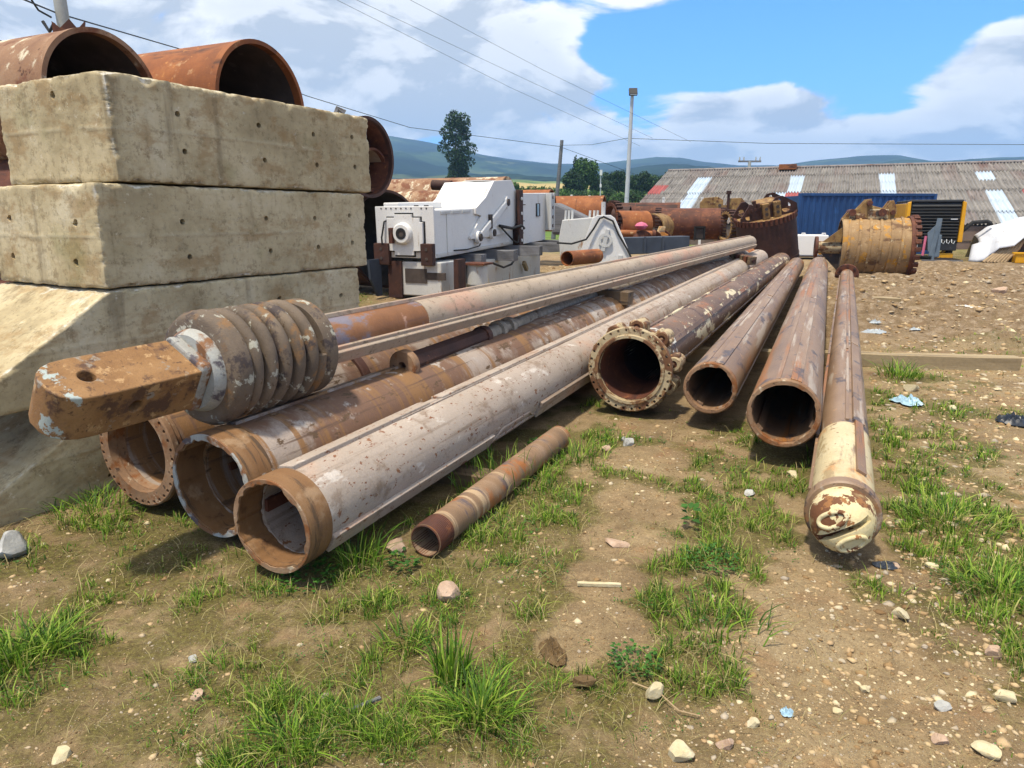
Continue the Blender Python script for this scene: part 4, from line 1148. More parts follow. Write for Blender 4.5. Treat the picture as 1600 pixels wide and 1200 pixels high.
# bar with the cream head
p, q = ((1.599, 3.201, 0.207), (8.137, 17.399, 0.207))
o, L_ = pipe_thing('headed_bar', 'long brown ribbed bar with a chipped cream rounded head, rightmost of the row', p, q)
rs = .150
MB().lathe([(0, .0001), (0, rs), (1.15, rs), (1.15, .0001)], 64, False).build('painted_end', M['cream_worn'], o)
MB().lathe([(1.149, .0001), (1.149, rs - .003)] + [(x, rs - .003) for x in np.arange(1.6, L_, .8)] + [(L_, rs - .003), (L_, .0001)], 64, False).build('shaft', M['steel_brown'], o)
ring(-.045, .035, .172, .12, 72).build('collar', M['steel_brown'], o, 40)
for a in (62, 182, 302):
    rib(.22, 1.2, a, rs - .002, .05, .016).build('rib', M['steel_brown'], o, 0, .003)
    rib(1.2, 4.2, a, rs - .004, .075, .018).build('rib', M['steel_brown'], o, 0, .003)
    rib(4.25, L_ - .5, a, rs - .004, .075, .018).build('rib', M['steel_brown'], o, 0, .003)
    rib(1.2, 3.8, a + 26, rs - .004, .02, .012).build('rib', M['steel_brown'], o, 0, .002)
    rib(3.9, L_ - .5, a + 26, rs - .004, .02, .012).build('rib', M['steel_brown'], o, 0, .002)
rib(.03, 2.2, 188, rs - .003, .03, .014).build('rib', M['steel_brown'], o, 0, .003)
hp = [(.0, .0001), (.0, .146), (-.10, .146), (-.15, .140), (-.20, .122), (-.235, .095), (-.252, .06), (-.258, .0001)]
hd_ = MB().lathe(hp[::-1], 64, False).build('head', M['cream_chip'], o)
cu = MB()
ax = rotx(R(-32))
cu.box((-.235, .0, .0), (.10, .40, .030), ax)
cut(hd_, cu)
pk = MB()
for s in (1, -1):
    c_ = np.array(ax) @ np.array([0, s * .012, s * .066])
    loop = []
    for k in range(25):
        a = 2 * PI * k / 24
        e = np.array(ax) @ np.array([0, .062 * math.cos(a), .030 * math.sin(a)]) + c_
        rr_ = math.hypot(e[1], e[2])
        loop.append((float(np.interp(rr_, [0, .06, .095, .122, .14, .15], [-.258, -.252, -.235, -.20, -.15, -.1])) - .003, e[1], e[2]))
    MB().tube(loop, .011, 8, False).build('eye_ring', M['cream_chip'], o, 60)
    MB().tube([(-.235, c_[1], c_[2]), (-.16, c_[1], c_[2])], .024, 14).build('eye_plug', M['rust_dark'], o)  # solid dark plug, the shade of the eye put into its colour
fl = ring(L_ - .03, L_ + .05, .27, .1, 48).build('far_flange', M['rust'], o)
for k in range(8):
    a = PI / 4 * k
    MB().lathe([(L_ - .055, .0001), (L_ - .055, .03), (L_ - .02, .03), (L_ - .02, .0001)], 6, False, c=(0, .22 * math.cos(a), .22 * math.sin(a))).build('bolt', M['rust_dark'], fl)

# ------------------------------------------------------------------ the kelly bar on top
p = Vector((-1.55, 3.44, .86)); q = Vector((5.397, 16.394, 1.03))
o, L_ = pipe_thing('finned_bar', 'long grey ribbed bar with a square rusty nose and spring coils, topmost of the pile', p, q, 'drill bar')
# nose: square bar, rounded tip, two cross holes
wn_, hn_ = .134, .112
out = [(-.10, -wn_), (-.10, wn_), (-.60, wn_)]
for k in range(1, 4):
    a = PI / 2 * k / 4
    out.append((-.60 - .155 * math.sin(a) ** .9, .050 + (wn_ - .050) * math.cos(a)))
out += [(-.765, .035), (-.765, -.035)] + [(x, -y) for x, y in out[:2:-1]] + [(-.60, -wn_)]
nb = MB().prism(out, 2 * hn_, 'XY', -hn_)
nb.v[-1] = nb.v[-1] @ rotx(R(30)).T
ns = nb.build('nose', M['nose_rust'], o, 30)
ch = MB()
nz_ = np.array([0, -math.sin(R(30)), math.cos(R(30))]); ny_ = np.array([0, math.cos(R(30)), math.sin(R(30))])
ch.tube([tuple(np.array([-.585, 0, 0]) - nz_ * .3), tuple(np.array([-.585, 0, 0]) + nz_ * .3)], .036, 24)
ch.tube([tuple(np.array([-.43, 0, 0]) - ny_ * .3), tuple(np.array([-.43, 0, 0]) + ny_ * .3)], .030, 24)
cut(ns, ch)
bv = ns.modifiers.new('bevel', 'BEVEL'); bv.width = .006; bv.segments = 2; bv.limit_method = 'ANGLE'; bv.angle_limit = R(50)
MB().raw(np.array([(x, a, b) for x in (-.12, -.06) for a, b in ((.14, .12), (.12, .14), (-.12, .14), (-.14, .12), (-.14, -.12), (-.12, -.14), (.12, -.14), (.14, -.12))]) @ rotx(R(30)).T,
         [tuple(range(8))[::-1], tuple(range(8, 16))] + [(j, (j + 1) % 8, 8 + (j + 1) % 8, 8 + j) for j in range(8)]).build('shoulder_plate', M['hub_paint'], o, 0, .012)
MB().lathe([(-.065, .10), (-.065, .185), (-.03, .205), (.0, .21), (.0, .10)], 64).build('hub', M['hub_paint'], o, 40)
MB().lathe([(-.012, .10), (-.012, .255), (.0, .275), (.03, .292), (.075, .292), (.095, .275), (.095, .10)], 72).build('near_ring', M['spring_steel'], o, 40)
# coil spring
hl = []
turns, c0_, c1_ = 5.4, .132, .582
nseg = 60
pr = [(.038 * math.cos(2 * PI * j / 10), .046 * math.sin(2 * PI * j / 10)) for j in range(10)]
vs = []; fs = []
tot = int(turns * nseg)
for i in range(tot + 1):
    th = 2 * PI * i / nseg + R(215); uu = i / tot; x = c0_ + (c1_ - c0_) * min(1, max(0, (uu - .07) / .86))
    for (dx, dr) in pr:
        r_ = .242 + dr
        vs.append((x + dx, -r_ * math.cos(th), r_ * math.sin(th)))
for i in range(tot):
    for j in range(10):
        fs.append((i * 10 + j, i * 10 + (j + 1) % 10, (i + 1) * 10 + (j + 1) % 10, (i + 1) * 10 + j))
fs += [tuple(range(10)), tuple(range(tot * 10, tot * 10 + 10))[::-1]]
MB().raw(vs, fs).build('coil_spring', M['spring_steel'], o, 60)
MB().lathe([(.05, .0001), (.05, .17), (.66, .17), (.66, .0001)], 32, False).build('core', M['rust_dark'], o)
MB().lathe([(.615, .12), (.615, .262), (.632, .276), (.70, .276), (.715, .262), (.715, .12)], 72).build('far_ring', M['spring_steel'], o, 40)
rk = .132
MB().lathe([(.70, .0001), (.70, rk), (1.80, rk), (1.81, .0001)], 48, False).build('worn_section', M['kelly_orange'], o)
wall_tube(L_, rk + .006, rk - .03, 1.80, 48, .003, 2).build('shaft', M['grey_kelly'], o)
for a, ww, hh in ((100, .07, .026), (-30, .085, .040), (220, .07, .026)):
    rib(.72, 5.0, a, rk, ww, hh).build('rib', M['grey_kelly'], o, 0, .006)
    rib(5.01, 10.2, a, rk, ww, hh).build('rib', M['grey_kelly'], o, 0, .006)
    rib(10.22, L_ - .05, a, rk, ww, hh).build('rib', M['grey_kelly'], o, 0, .006)
rib(.72, L_ - .3, -12, rk, .03, .020).build('rib', M['grey_kelly'], o, 0, .005)

# ------------------------------------------------------------------ thin bars seen between the pipes
o, L_ = pipe_thing('dark_bar', 'dark rusty square bar with pale couplings lying under the finned bar', (-.72, 4.72, .62), (1.213, 9.000, 0.703))
MB().tube([(0, 0, 0), (1.15, 0, 0)], .075, 8).build('dark_section', M['rust_dark'], o)
ring(-.05, .02, .105, .03, 24).build('end_ring', M['rim_worn'], o)
MB().tube([(1.15, 0, 0), (2.2, 0, 0), (L_, 0, 0)], .060, 16).build('pale_section', M['bar_rough'], o)
for x in (1.12, 1.42, 1.62):
    MB().lathe([(x, .03), (x, .085), (x + .07, .085), (x + .07, .03)], 20).build('coupling', M['bar_rough'] if x > 1.2 else M['rust_dark'], o)
o, L_ = pipe_thing('rough_bar', 'rough dark grey crusted bar lying behind the finned bar near the far end', (0.775, 8.600, 0.604), (4.276, 14.500, 0.848))
mb = MB().lathe([(x, .10) for x in np.arange(0, L_, .06)] , 20, False, lambda i, x, r, th: r + .03 * (vn(np.stack([np.full_like(th, i * .9), np.cos(th) * 2 + 4, np.sin(th) * 2], 1), 4) - .5))
mb.build('bar', M['bar_rough'], o, 50)

# ------------------------------------------------------------------ timbers
def timber(label, p, q, w_, h_, mt, group=None, lift=0.0, name='timber'):
    p = Vector(p); q = Vector(q)
    n_ = 9; L__ = (q - p).length; g = np.random.default_rng(int(L__ * 1000)); vs = []
    for i in range(n_):
        jy, jz = (g.normal(0, .03, 4) * w_, g.normal(0, .03, 4) * h_)
        vs += [(L__ * i / (n_ - 1) + g.normal(0, .02) * w_ * (i in (0, n_ - 1)), sy * w_ / 2 + jy[k], sz * h_ / 2 + jz[k]) for k, (sy, sz) in enumerate(((-1, -1), (1, -1), (1, 1), (-1, 1)))]
    fs = [(i * 4 + k, i * 4 + (k + 1) % 4, i * 4 + 4 + (k + 1) % 4, i * 4 + 4 + k) for i in range(n_ - 1) for k in range(4)] + [(0, 1, 2, 3), tuple(range(n_ * 4 - 1, n_ * 4 - 5, -1))]
    o = MB().raw(vs, fs).build(name, M[mt], None, 0, min(.006, h_ * .12))
    M4 = aim(p, q).to_4x4(); M4.translation = p + Vector((0, 0, lift)); o.matrix_world = M4
    return tag(o, label, 'timber', group)


timber('long pale squared timber on the ground running out to the right from under the pipes', (2.0, 7.95, .075), (5.36, 7.37, .075), .15, .15, 'timber')
timber('second squared timber on the ground further back, beside the right hand bar', (6.595, 13.813, 0.050), (7.336, 13.383, 0.050), .14, .10, 'timber')
wb = Vector((1.392, 8.350, 0.663))
timber('split brown timber wedged under the finned bar, its cut end facing right', wb + Vector((-.62, .3, -.0)), wb, .20, .16, 'timber_dark')
wc = Vector((1.069, 8.500, 0.753))
timber('thin curved timber chock under the finned bar', wc + Vector((-.3, .3, -.02)), wc + Vector((.04, -.04, .02)), .10, .10, 'timber_dark')
cpos = [(4.346, 15.200, 0.838), (4.845, 14.400, 0.727)]
o, L_ = pipe_thing('slatted_roller', 'short rusty roller chain lying across the far ends of the pipes', cpos[0], cpos[1], 'chain')
for i in range(9):
    MB().box((L_ * (i + .5) / 9, 0, 0), (L_ / 9 * .7, .2, .16)).build('link', M['rust'] if i % 2 else M['timber_dark'], o, 0, .01)
MB().tube([(0, 0, 0), (L_, 0, 0)], .04, 6).build('pin_bar', M['rust_dark'], o)
timber('dark sleeper under the near ends of the left pile', (-2.35, 4.95, .03), (-.10, 4.05, .03), .16, .11, 'timber_dark')

# ------------------------------------------------------------------ rusty casings
def casing(label, c, head, d, L_, outer='rust_red', inner='shade_dark', wall=.03, teeth=0, tilt=0.0, group='rusty steel casings', name='casing', toothmat='rust_dark'):
    """open steel tube; c is the centre of the mouth, head the compass heading the mouth looks to"""
    x = Vector((-math.sin(R(head)) * math.cos(tilt), -math.cos(R(head)) * math.cos(tilt), -math.sin(tilt)))
    o = thing(name, label, 'casing', c, aim((0, 0, 0), x), group)
    r_ = d / 2
    MB().lathe([(.04, r_ - .012)] + [(.04 + (L_ - .04) * i / 6, r_) for i in range(7)] + [(L_, r_ - wall)], 64, False).build('shell', M[outer], o)
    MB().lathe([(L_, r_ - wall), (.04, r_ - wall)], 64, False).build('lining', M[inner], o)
    MB().lathe([(0, r_ - wall - .006), (0, r_ + .006), (.09, r_ + .006), (.09, r_ - wall - .006)], 64, True).build('rim', M[outer], o, 40)
    for s in (.34, .67):
        MB().lathe([(L_ * s, r_ - .004), (L_ * s, r_ + .005), (L_ * s + .025, r_ + .005), (L_ * s + .025, r_ - .004)], 64, True).build('weld_seam', M[outer], o)
    if teeth:
        for xe, sg in ((0.0, -1), (L_, 1)):
            mb = MB()
            for k in range(teeth):
                a = 2 * PI * k / teeth
                mb.box((xe + sg * .02, r_ * math.cos(a), r_ * math.sin(a)), (.20, .05, 2 * PI * r_ / teeth * .5), rotx(a))
            t_ = mb.build('teeth', M[toothmat], o, 0)
    return o


HD = 115   # compass heading of the mouths of the stack behind the blocks
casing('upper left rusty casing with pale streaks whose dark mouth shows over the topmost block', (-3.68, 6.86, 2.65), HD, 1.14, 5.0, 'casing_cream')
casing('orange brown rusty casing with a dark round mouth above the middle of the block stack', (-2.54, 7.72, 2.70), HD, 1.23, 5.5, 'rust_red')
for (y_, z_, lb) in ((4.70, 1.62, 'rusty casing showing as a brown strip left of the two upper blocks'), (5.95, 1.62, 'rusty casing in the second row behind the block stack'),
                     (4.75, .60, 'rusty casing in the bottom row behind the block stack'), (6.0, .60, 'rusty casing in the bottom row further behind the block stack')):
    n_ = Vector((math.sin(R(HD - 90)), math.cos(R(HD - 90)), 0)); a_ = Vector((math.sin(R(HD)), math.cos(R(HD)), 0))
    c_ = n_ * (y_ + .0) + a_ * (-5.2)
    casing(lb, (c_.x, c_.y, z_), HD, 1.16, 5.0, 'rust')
iron = thing('iron_lug', 'small jagged rusty lug on the mouth of the upper left casing', 'lug', (-3.98, 6.92, 3.19), R(20))
MB().prism([(-.12, 0), (.12, 0), (.14, .12), (.08, .05), (.02, .13), (-.06, .05), (-.12, .1)], .05, 'XZ').build('lug', M['rust'], iron, 0)
casing('rusty ring shaped casing end sticking out behind the right end of the top block', (-2.773, 14.500, 2.719), 118, 1.52, 3.0, 'rust_dark', 'rust', .05)
casing('narrow grey casing end inside the ring behind the top block', (-2.771, 14.900, 2.503), 118, .86, 2.5, 'rust', 'inside_tan', .03)
casing('large dark rusty casing with a black mouth left of the white machine', (-2.624, 15.300, 1.126), 128, 2.02, 4.0, 'rust_dark', 'shade_dark', .04)
casing('long casing with cream and rust patches lying behind the white machine', (-0.119, 19.500, 2.031), 112, 1.18, 4.6, 'casing_cream', 'shade_dark', .03)
casing('brown casing with pale scars, below the long cream patched casing', (-1.515, 18.600, 1.759), 112, .98, 3.0, 'casing_cream', 'shade_dark', .03)
casing('rust red casing, its dark mouth just right of the white box section', (1.302, 24.000, 1.927), 110, 1.05, 3.0, 'rust_red', 'shade_dark', .03)
casing('brown rusty casing with a dark mouth left of the floodlight pole', (3.157, 25.000, 1.685), 105, 1.2, 2.6, 'rust_red', 'shade_dark', .03)
o = thing('toothed_ring', 'upright dark rusty toothed ring at the foot of the floodlight pole', 'toothed ring', (3.414, 24.600, 1.516), R(20))
ring(-.12, .12, .52, .42, 48).build('ring', M['rust'], o)
mb = MB()
for k in range(26):
    a = 2 * PI * k / 26
    mb.box((0, .55 * math.cos(a), .55 * math.sin(a)), (.22, .12, .07), rotx(a))
mb.build('teeth', M['rust_dark'], o, 0)
casing('toothed brown casing lying on its side with a small square hatch', (6.925, 24.000, 1.353), 102, 1.02, 2.05, 'rust', 'rust_dark', .04, 30)
hx = Vector((6.100, 23.600, 1.073))
hz_ = thing('hatch_frame', 'small black square hatch frame on the toothed brown casing', 'hatch', hx, R(10))
for (a, b, c_, d_) in ((-.16, 0, .05, .42), (.16, 0, .05, .42)):
    MB().box((a, 0, b), (c_, .06, d_)).build('frame_side', M['rubber'], hz_, 0)
for z_ in (-.19, .19):
    MB().box((0, 0, z_), (.36, .06, .05)).build('frame_rail', M['rubber'], hz_, 0)
MB().box((0, .03, 0), (.28, .02, .34)).build('hatch_plate', M['shade_dark'], hz_, 0)
o = thing('toothed_ring', 'toothed grey brown ring standing at the mouth of the toothed casing', 'toothed ring', (6.963, 23.400, 1.279), R(12))
ring(-.14, .14, .48, .40, 48).build('ring', M['ochre'], o)
mb = MB()
for k in range(24):
    a = 2 * PI * k / 24
    mb.box((.02, .5 * math.cos(a), .5 * math.sin(a)), (.32, .08, .06), rotx(a))
mb.build('teeth', M['rust_dark'], o, 0)
# cut shells
for i, (c, lb, rot_) in enumerate((((3.745, 23.000, 1.324), 'curved rusty half shell of a cut casing, left one of a pair', 70), ((4.617, 23.400, 1.239), 'curved ochre stained half shell beside the toothed casing', 110))):
    o = thing('cut_shell', lb, 'scrap shell', c, R(rot_ - 50))
    MB().lathe([(-.5, .42), (.55, .42), (.55, .45), (-.5, .45)], 24, True, arc=(R(-85), R(95))).build('shell', M['rust_red' if i == 0 else 'ochre'], o)
    MB().box((-.5, .1, -.1), (.06, .5, .1)).build('stiffener', M['rust'], o, 0)
    MB().tube([(-.45, -.3, -.25), (-.45, -.3, .05)], .05, 8).build('stub', M['rust'], o)
o = thing('rusty_tube', 'horizontal rusty tube in front of the cut shells', 'pipe', (3.144, 22.000, 1.109), aim((3.144, 22.000, 1.109), (4.310, 22.000, 1.071)))
MB().tube([(0, 0, 0), (1.2, 0, 0)], .10, 16).build('tube', M['rust_red'], o)
ring(1.1, 1.2, .13, .02, 16).build('end_ring', M['rust'], o)
pk = MB().lathe([(-.12, .02), (-.08, .14), (0, .19), (.08, .12), (.12, .01)], 14, False, lambda i, x, r, th: r * (.7 + .6 * vn(np.stack([th * 2, np.full_like(th, i * 1.3)], 1), 4)), axis='Z', c=(3.876, 21.800, 1.320))
tag(pk.build('cloth', M['pink'], None, 60), 'crumpled pink cloth lying on the rusty tube', 'cloth')
o = thing('yellow_bracket', 'pale yellow cast bracket left of the toothed casing', 'bracket', (4.512, 22.200, 0.951), R(8))
MB().prism([(-.22, -.1), (.25, -.1), (.30, .1), (.18, .16), (.20, .34), (.06, .36), (-.02, .16), (-.2, .14)], .25, 'XZ').build('bracket', M['cream_worn'], o, 0, .02)
o = thing('steel_plate', 'low dark blue grey steel box beam lying behind the finned bar', 'steel beam', (2.697, 20.000, 0.667), aim((2.697, 20.000, 0.667), (5.205, 20.600, 0.711)))
MB().box((1.15, .2, .12), (2.5, .5, .46)).build('beam', M['sheet_blue'], o, 0, .02)
for x in (.35, 1.0, 1.55):
    MB().prism([(x, -.1), (x + .05, -.1), (x + .05, .36), (x, .36)], .05, 'XZ', -.10).build('stiffener', M['sheet_blue'], o, 0)
sp0, sp1 = (1.109, 14.500, 0.772), (2.132, 16.000, 0.770)
o = thing('red_tube', 'small red brown tube with an open end under the white frame', 'pipe', sp0, aim(sp0, sp1))
wall_tube(1.3, .15, .135).build('tube', M['rust_red'], o)

casing('short dark rusty casing lying behind the cut shells', (6.205, 27.000, 1.646), 104, .9, 2.4, 'rust', 'shade_dark', .03)
casing('small rusty casing just behind the white trestle', (4.221, 26.000, 1.600), 108, .7, 2.0, 'rust_dark', 'shade_dark', .03)
o = thing('auger_flight', 'rusty spiral auger flight lying left of the toothed casing', 'auger', (3.820, 21.600, 0.894), aim((3.820, 21.600, 0.894), (5.710, 23.500, 0.913)))
MB().tube([(0, 0, 0), (1.6, 0, 0)], .07, 12).build('shaft', M['rust_dark'], o)
vs = []; fs = []
for i in range(73):
    a = 2 * PI * i / 24; x_ = 1.5 * i / 72
    for rr_, dx in ((.06, 0), (.30, 0), (.30, .025), (.06, .025)):
        vs.append((x_ + dx, rr_ * math.cos(a), rr_ * math.sin(a)))
for i in range(72):
    for j in range(4):
        fs.append((i * 4 + j, i * 4 + (j + 1) % 4, i * 4 + 4 + (j + 1) % 4, i * 4 + 4 + j))
MB().raw(vs, fs).build('flight', M['rust'], o, 40)
o = thing('scrap_block', 'squat rusty bracket block with a square opening, left of the pink cloth', 'bracket', (3.464, 22.400, 0.945), R(12))
for x_ in (-.2, .2):
    MB().box((x_, 0, .0), (.10, .3, .36)).build('cheek', M['rust'], o, 0, .01)
MB().box((0, 0, .20), (.56, .32, .08)).build('top_plate', M['rust_red'], o, 0, .01)
MB().box((0, 0, -.19), (.6, .32, .06)).build('base_plate', M['rust_dark'], o, 0, .01)

# tall core bucket
bc = Vector((7.732, 21.500, 0.069)); bc.z = 0
o = thing('tall_bucket', 'tall dark rusty drilling bucket, leaning, behind the far ends of the pipes', 'drill bucket', bc, Matrix.Rotation(R(-13), 3, 'Y') @ Matrix.Rotation(R(10), 3, 'X'))
rB, hB = .84, 1.72
MB().lathe([(0, rB), (hB, rB), (hB, rB - .05), (0, rB - .05)], 72, True, axis='Z').build('shell', M['rust_dark'], o)
for z_ in (.12, .24, .36, .48):
    MB().lathe([(z_, rB - .004), (z_, rB + .014), (z_ + .04, rB + .014), (z_ + .04, rB - .004)], 72, True, axis='Z').build('wear_band', M['rust_dark'], o)
mb = MB()
for k in range(40):
    a = 2 * PI * k / 40
    mb.box(((rB + .01) * math.cos(a), (rB + .01) * math.sin(a), hB - .06), (.05, .07, .16), rotz(a))
mb.build('teeth', M['rust'], o, 0)
MB().disc((0, 0, hB - .05), rB - .04, 'Z', 48, .04).build('lid', M['ochre'], o, 0)
def gusset(y, parent, pts, t_=.05, hl=()):
    g = MB().prism(pts, t_, 'XZ', y).build('gusset', M['rust_dark'], parent, 0)
    c_ = MB()
    for hx_, hz_, hr_ in hl:
        c_.tube([(hx_, y - .1, hz_), (hx_, y + t_ + .1, hz_)], hr_, 20)
    cut(g, c_)
    return g
for yy in (-.35, .32):
    gusset(yy, o, [(-.82, hB - .06), (.82, hB - .06), (.80, hB + .22), (.42, hB + .50), (.22, hB + .50), (-.15, hB + .12), (-.42, hB + .42), (-.55, hB + .42), (-.82, hB + .1)], .05,
           ((.50, hB + .16, .14), (.32, hB + .40, .05), (-.58, hB + .12, .10)))
for x in (-.12, .20):
    g = MB().box((x, -.44, hB + .20), (.20, .12, .44)).build('cross_block', M['ochre'], o, 0, .02)
    for z_ in (.12, .27):
        b_ = MB().tube([(x, -.515, hB + z_), (x, -.498, hB + z_)], .045, 14).build('bolt', M['shade_dark'], g)  # dark disc for a hole in the block, shade put into its colour
MB().box((.04, 0, hB + .36), (.6, .62, .10)).build('bridge', M['ochre'], o, 0, .02)
for x in (-.5, -.38, -.28):
    MB().tube([(x, -.3, hB - .1), (x, -.3, hB + .55 - abs(x + .4))], .05, 10).build('rod', M['rust_dark'], o)
    MB().tube([(x, -.3, hB + .25), (x, -.3, hB + .32)], .075, 10).build('nut', M['rust_dark'], o)

o = thing('ochre_frame', 'ochre rusty bucket top frame with two round holes behind the toothed casing', 'bracket', (7.449, 26.000, 1.777), R(-6))
MB().prism([(-.75, -.12), (.0, -.12), (.0, .42), (-.15, .5), (-.62, .46), (-.75, .3)], .1, 'XZ').build('plate', M['ochre'], o, 0, .01)
MB().prism([(.2, -.12), (.85, -.12), (.82, .3), (.68, .46), (.2, .44)], .1, 'XZ').build('plate', M['ochre'], o, 0, .01)
g = MB().box((-.1, -.1, .14), (.24, .2, .5)).build('cross_block', M['ochre'], o, 0, .02)
for z_ in (.06, .2):
    MB().tube([(-.1, -.215, z_), (-.1, -.195, z_)], .055, 14).build('bolt', M['shade_dark'], g)  # dark discs stand for the two round holes, their shade is colour
MB().box((.1, .05, .06), (.5, .1, .3)).build('web', M['ochre'], o, 0)
MB().tube([(.22, 0, -.1), (.22, 0, .62)], .05, 10).build('rod', M['rust_dark'], o)
MB().tube([(.22, 0, .58), (.22, 0, .7)], .09, 10).build('nut', M['rust_dark'], o)

# big drum bucket on its side
dc = Vector((9.045, 20.000, 0.034)); dq = Vector((10.936, 19.600, 0.031))
ax_ = (dq - dc); ax_.z = 0; LD = 1.66
rD = .80
o = thing('drum_bucket', 'huge brown ribbed drilling bucket lying on its side at the end of the pipes', 'drill bucket', (dc.x, dc.y, rD - .04), aim((0, 0, 0), Vector((math.cos(R(18)), -math.sin(R(18)), 0))))
MB().lathe([(0, rD - .03), (.03, rD), (LD, rD), (LD, rD - .06), (0.0, rD - .06)], 96, True).build('shell', M['drum'], o, 30)
for k in range(6):
    x = .12 + .255 * k
    vs = []; fs = []
    nn = 60
    for i in range(nn + 1):
        th = R(40) + R(200) * i / nn; xx = x - .12 * i / nn + .08
        for (dx, rr) in ((0, rD - .005), (0, rD + .032), (.06, rD + .032), (.06, rD - .005)):
            vs.append((xx + dx, rr * math.cos(th) * 1, rr * math.sin(th)))
    for i in range(nn):
        for j in range(4):
            fs.append((i * 4 + j, i * 4 + (j + 1) % 4, (i + 1) * 4 + (j + 1) % 4, (i + 1) * 4 + j))
    MB().raw(vs, fs).build('wear_strip', M['drum'], o, 30)
MB().lathe([(LD - .02, rD - .1), (LD - .02, rD + .05), (LD + .10, rD + .05), (LD + .10, rD - .1)], 96).build('cutter_ring', M['rust'], o)
for k in range(26):
    a = 2 * PI * k / 26
    MB().box((LD + .13, (rD + .03) * math.cos(a), (rD + .03) * math.sin(a)), (.14, .10, .11), rotx(a)).build('tooth', M['rust'], o, 0, .01)
MB().disc((LD - .05, 0, 0), rD - .05, 'X', 64, .03).build('bottom_plate', M['rust'], o, 0)
MB().disc((.35, 0, 0), rD - .05, 'X', 64, .03).build('inner_plate', M['steel_dark'], o, 0)
for k in range(6):
    a = R(60 * k + 15)
    MB().box((.18, .40 * math.cos(a), .40 * math.sin(a)), (.30, .76, .05), rotx(a)).build('spoke', M['steel_dark'], o, 0)
MB().tube([(-.55, 0, .0), (.4, 0, 0)], .17, 24).build('axle', M['cream_rust'], o)
ring(-.62, -.54, .30, .05, 32).build('axle_flange', M['rust'], o)
MB().prism([(-.5, -.1), (.0, -.62), (.05, -.5), (.05, .1), (-.5, .1)], .06, 'XZ', -.03).build('web_plate', M['steel_dark'], o, 0)
MB().prism([(-.45, .15), (.1, .15), (.1, .60)], .06, 'XZ', -.2).build('web_plate', M['ochre'], o, 0)
# hinge on top
hz0 = rD - .02
for yy in (.18, -.24):
    g = MB().prism([(.0, hz0 - .02), (.15, hz0 + .2), (.35, hz0 + .26), (.55, hz0 + .50), (.66, hz0 + .52), (.70, hz0 + .34), (1.0, hz0 + .26), (1.12, hz0 + .46), (1.20, hz0 + .48), (1.28, hz0 + .3), (1.30, hz0 + .18), (1.22, hz0 - .1)], .07, 'XZ', yy).build('hinge_plate', M['ochre'], o, 0, .01)
for x, r_ in ((.22, .09), (.62, .07), (1.2, .06), (.95, .10)):
    MB().tube([(x, .34, hz0 + .16 + (x == .62) * .24), (x, -.36, hz0 + .16 + (x == .62) * .24)], r_, 16).build('hinge_pin', M['rust'], o)
g = MB().box((.86, -.02, hz0 + .12), (.5, .5, .26)).build('hinge_block', M['cream_rust'], o, 0, .02)
MB().tube([(.86, -.285, hz0 + .14), (.86, -.262, hz0 + .14)], .07, 16).build('bolt', M['shade_dark'], g)
MB().box((.35, -.05, hz0 + .06), (.4, .4, .16)).build('hinge_foot', M['cream_rust'], o, 0, .03)

# ------------------------------------------------------------------ compressor
pc = Vector((17.947, 30.846, 0.000)); pc = Vector(((15.662, 27.000, 0.199)[0], 27, 0)); 
o = thing('compressor', 'black and yellow towable air compressor with a louvered front, beside the drum bucket', 'compressor', pc, R(-20))
Wc, zb, zt, Dc = 1.84, .62, 2.12, 3.4
MB().box((0, Dc / 2 + .05, (zb + zt) / 2), (Wc - .06, Dc - .1, zt - zb - .02)).build('body', M['black_paint'], o, 0, .04)
MB().box((0, Dc / 2, zt + .03), (Wc - .1, Dc, .10)).build('roof', M['black_paint'], o, 0, .03)
for s in (-1, 1):
    MB().prism([(s * (Wc / 2 - .10), zb + .05), (s * (Wc / 2 + .05), zb + .05), (s * (Wc / 2 + .03), zt - .02), (s * (Wc / 2 - .08), zt + .02)], .22, 'XZ', -.10).build('corner_panel', M['yellow'], o, 0, .02)
    MB().box((s * (Wc / 2 + .0), Dc / 2 + .1, (zb + zt) / 2 + .1), (.06, Dc - .3, zt - zb - .3)).build('side_door', M['yellow'], o, 0, .015)
for k in range(12):
    z_ = zb + .12 + k * .112
    MB().box((0, -.03, z_), (Wc - .26, .10, .05), rotx(R(35))).build('louver', M['black_paint'], o, 0)
MB().box((0, .02, zb - .12), (Wc - .2, .12, .28)).build('bumper', M['black_paint'], o, 0, .02)
for x in (-.6, .62):
    MB().box((x, -.085, zt - .62), (.22, .02, .03)).build('reflector', M['white'], o, 0)
MB().box((.0, Dc / 2, zb - .08), (.9, Dc, .14)).build('chassis', M['black_paint'], o, 0)
for s in (-1, 1):
    w_ = MB().lathe([(-.1, .12), (-.11, .29), (-.08, .33), (.08, .33), (.11, .29), (.1, .12)], 36, c=(s * .82, 1.3, .33)).build('tyre', M['rubber'], o)
    MB().disc((s * .82, 1.3, .33), .15, 'X', 24, .16).build('rim', M['plastic_grey'], w_, 0)
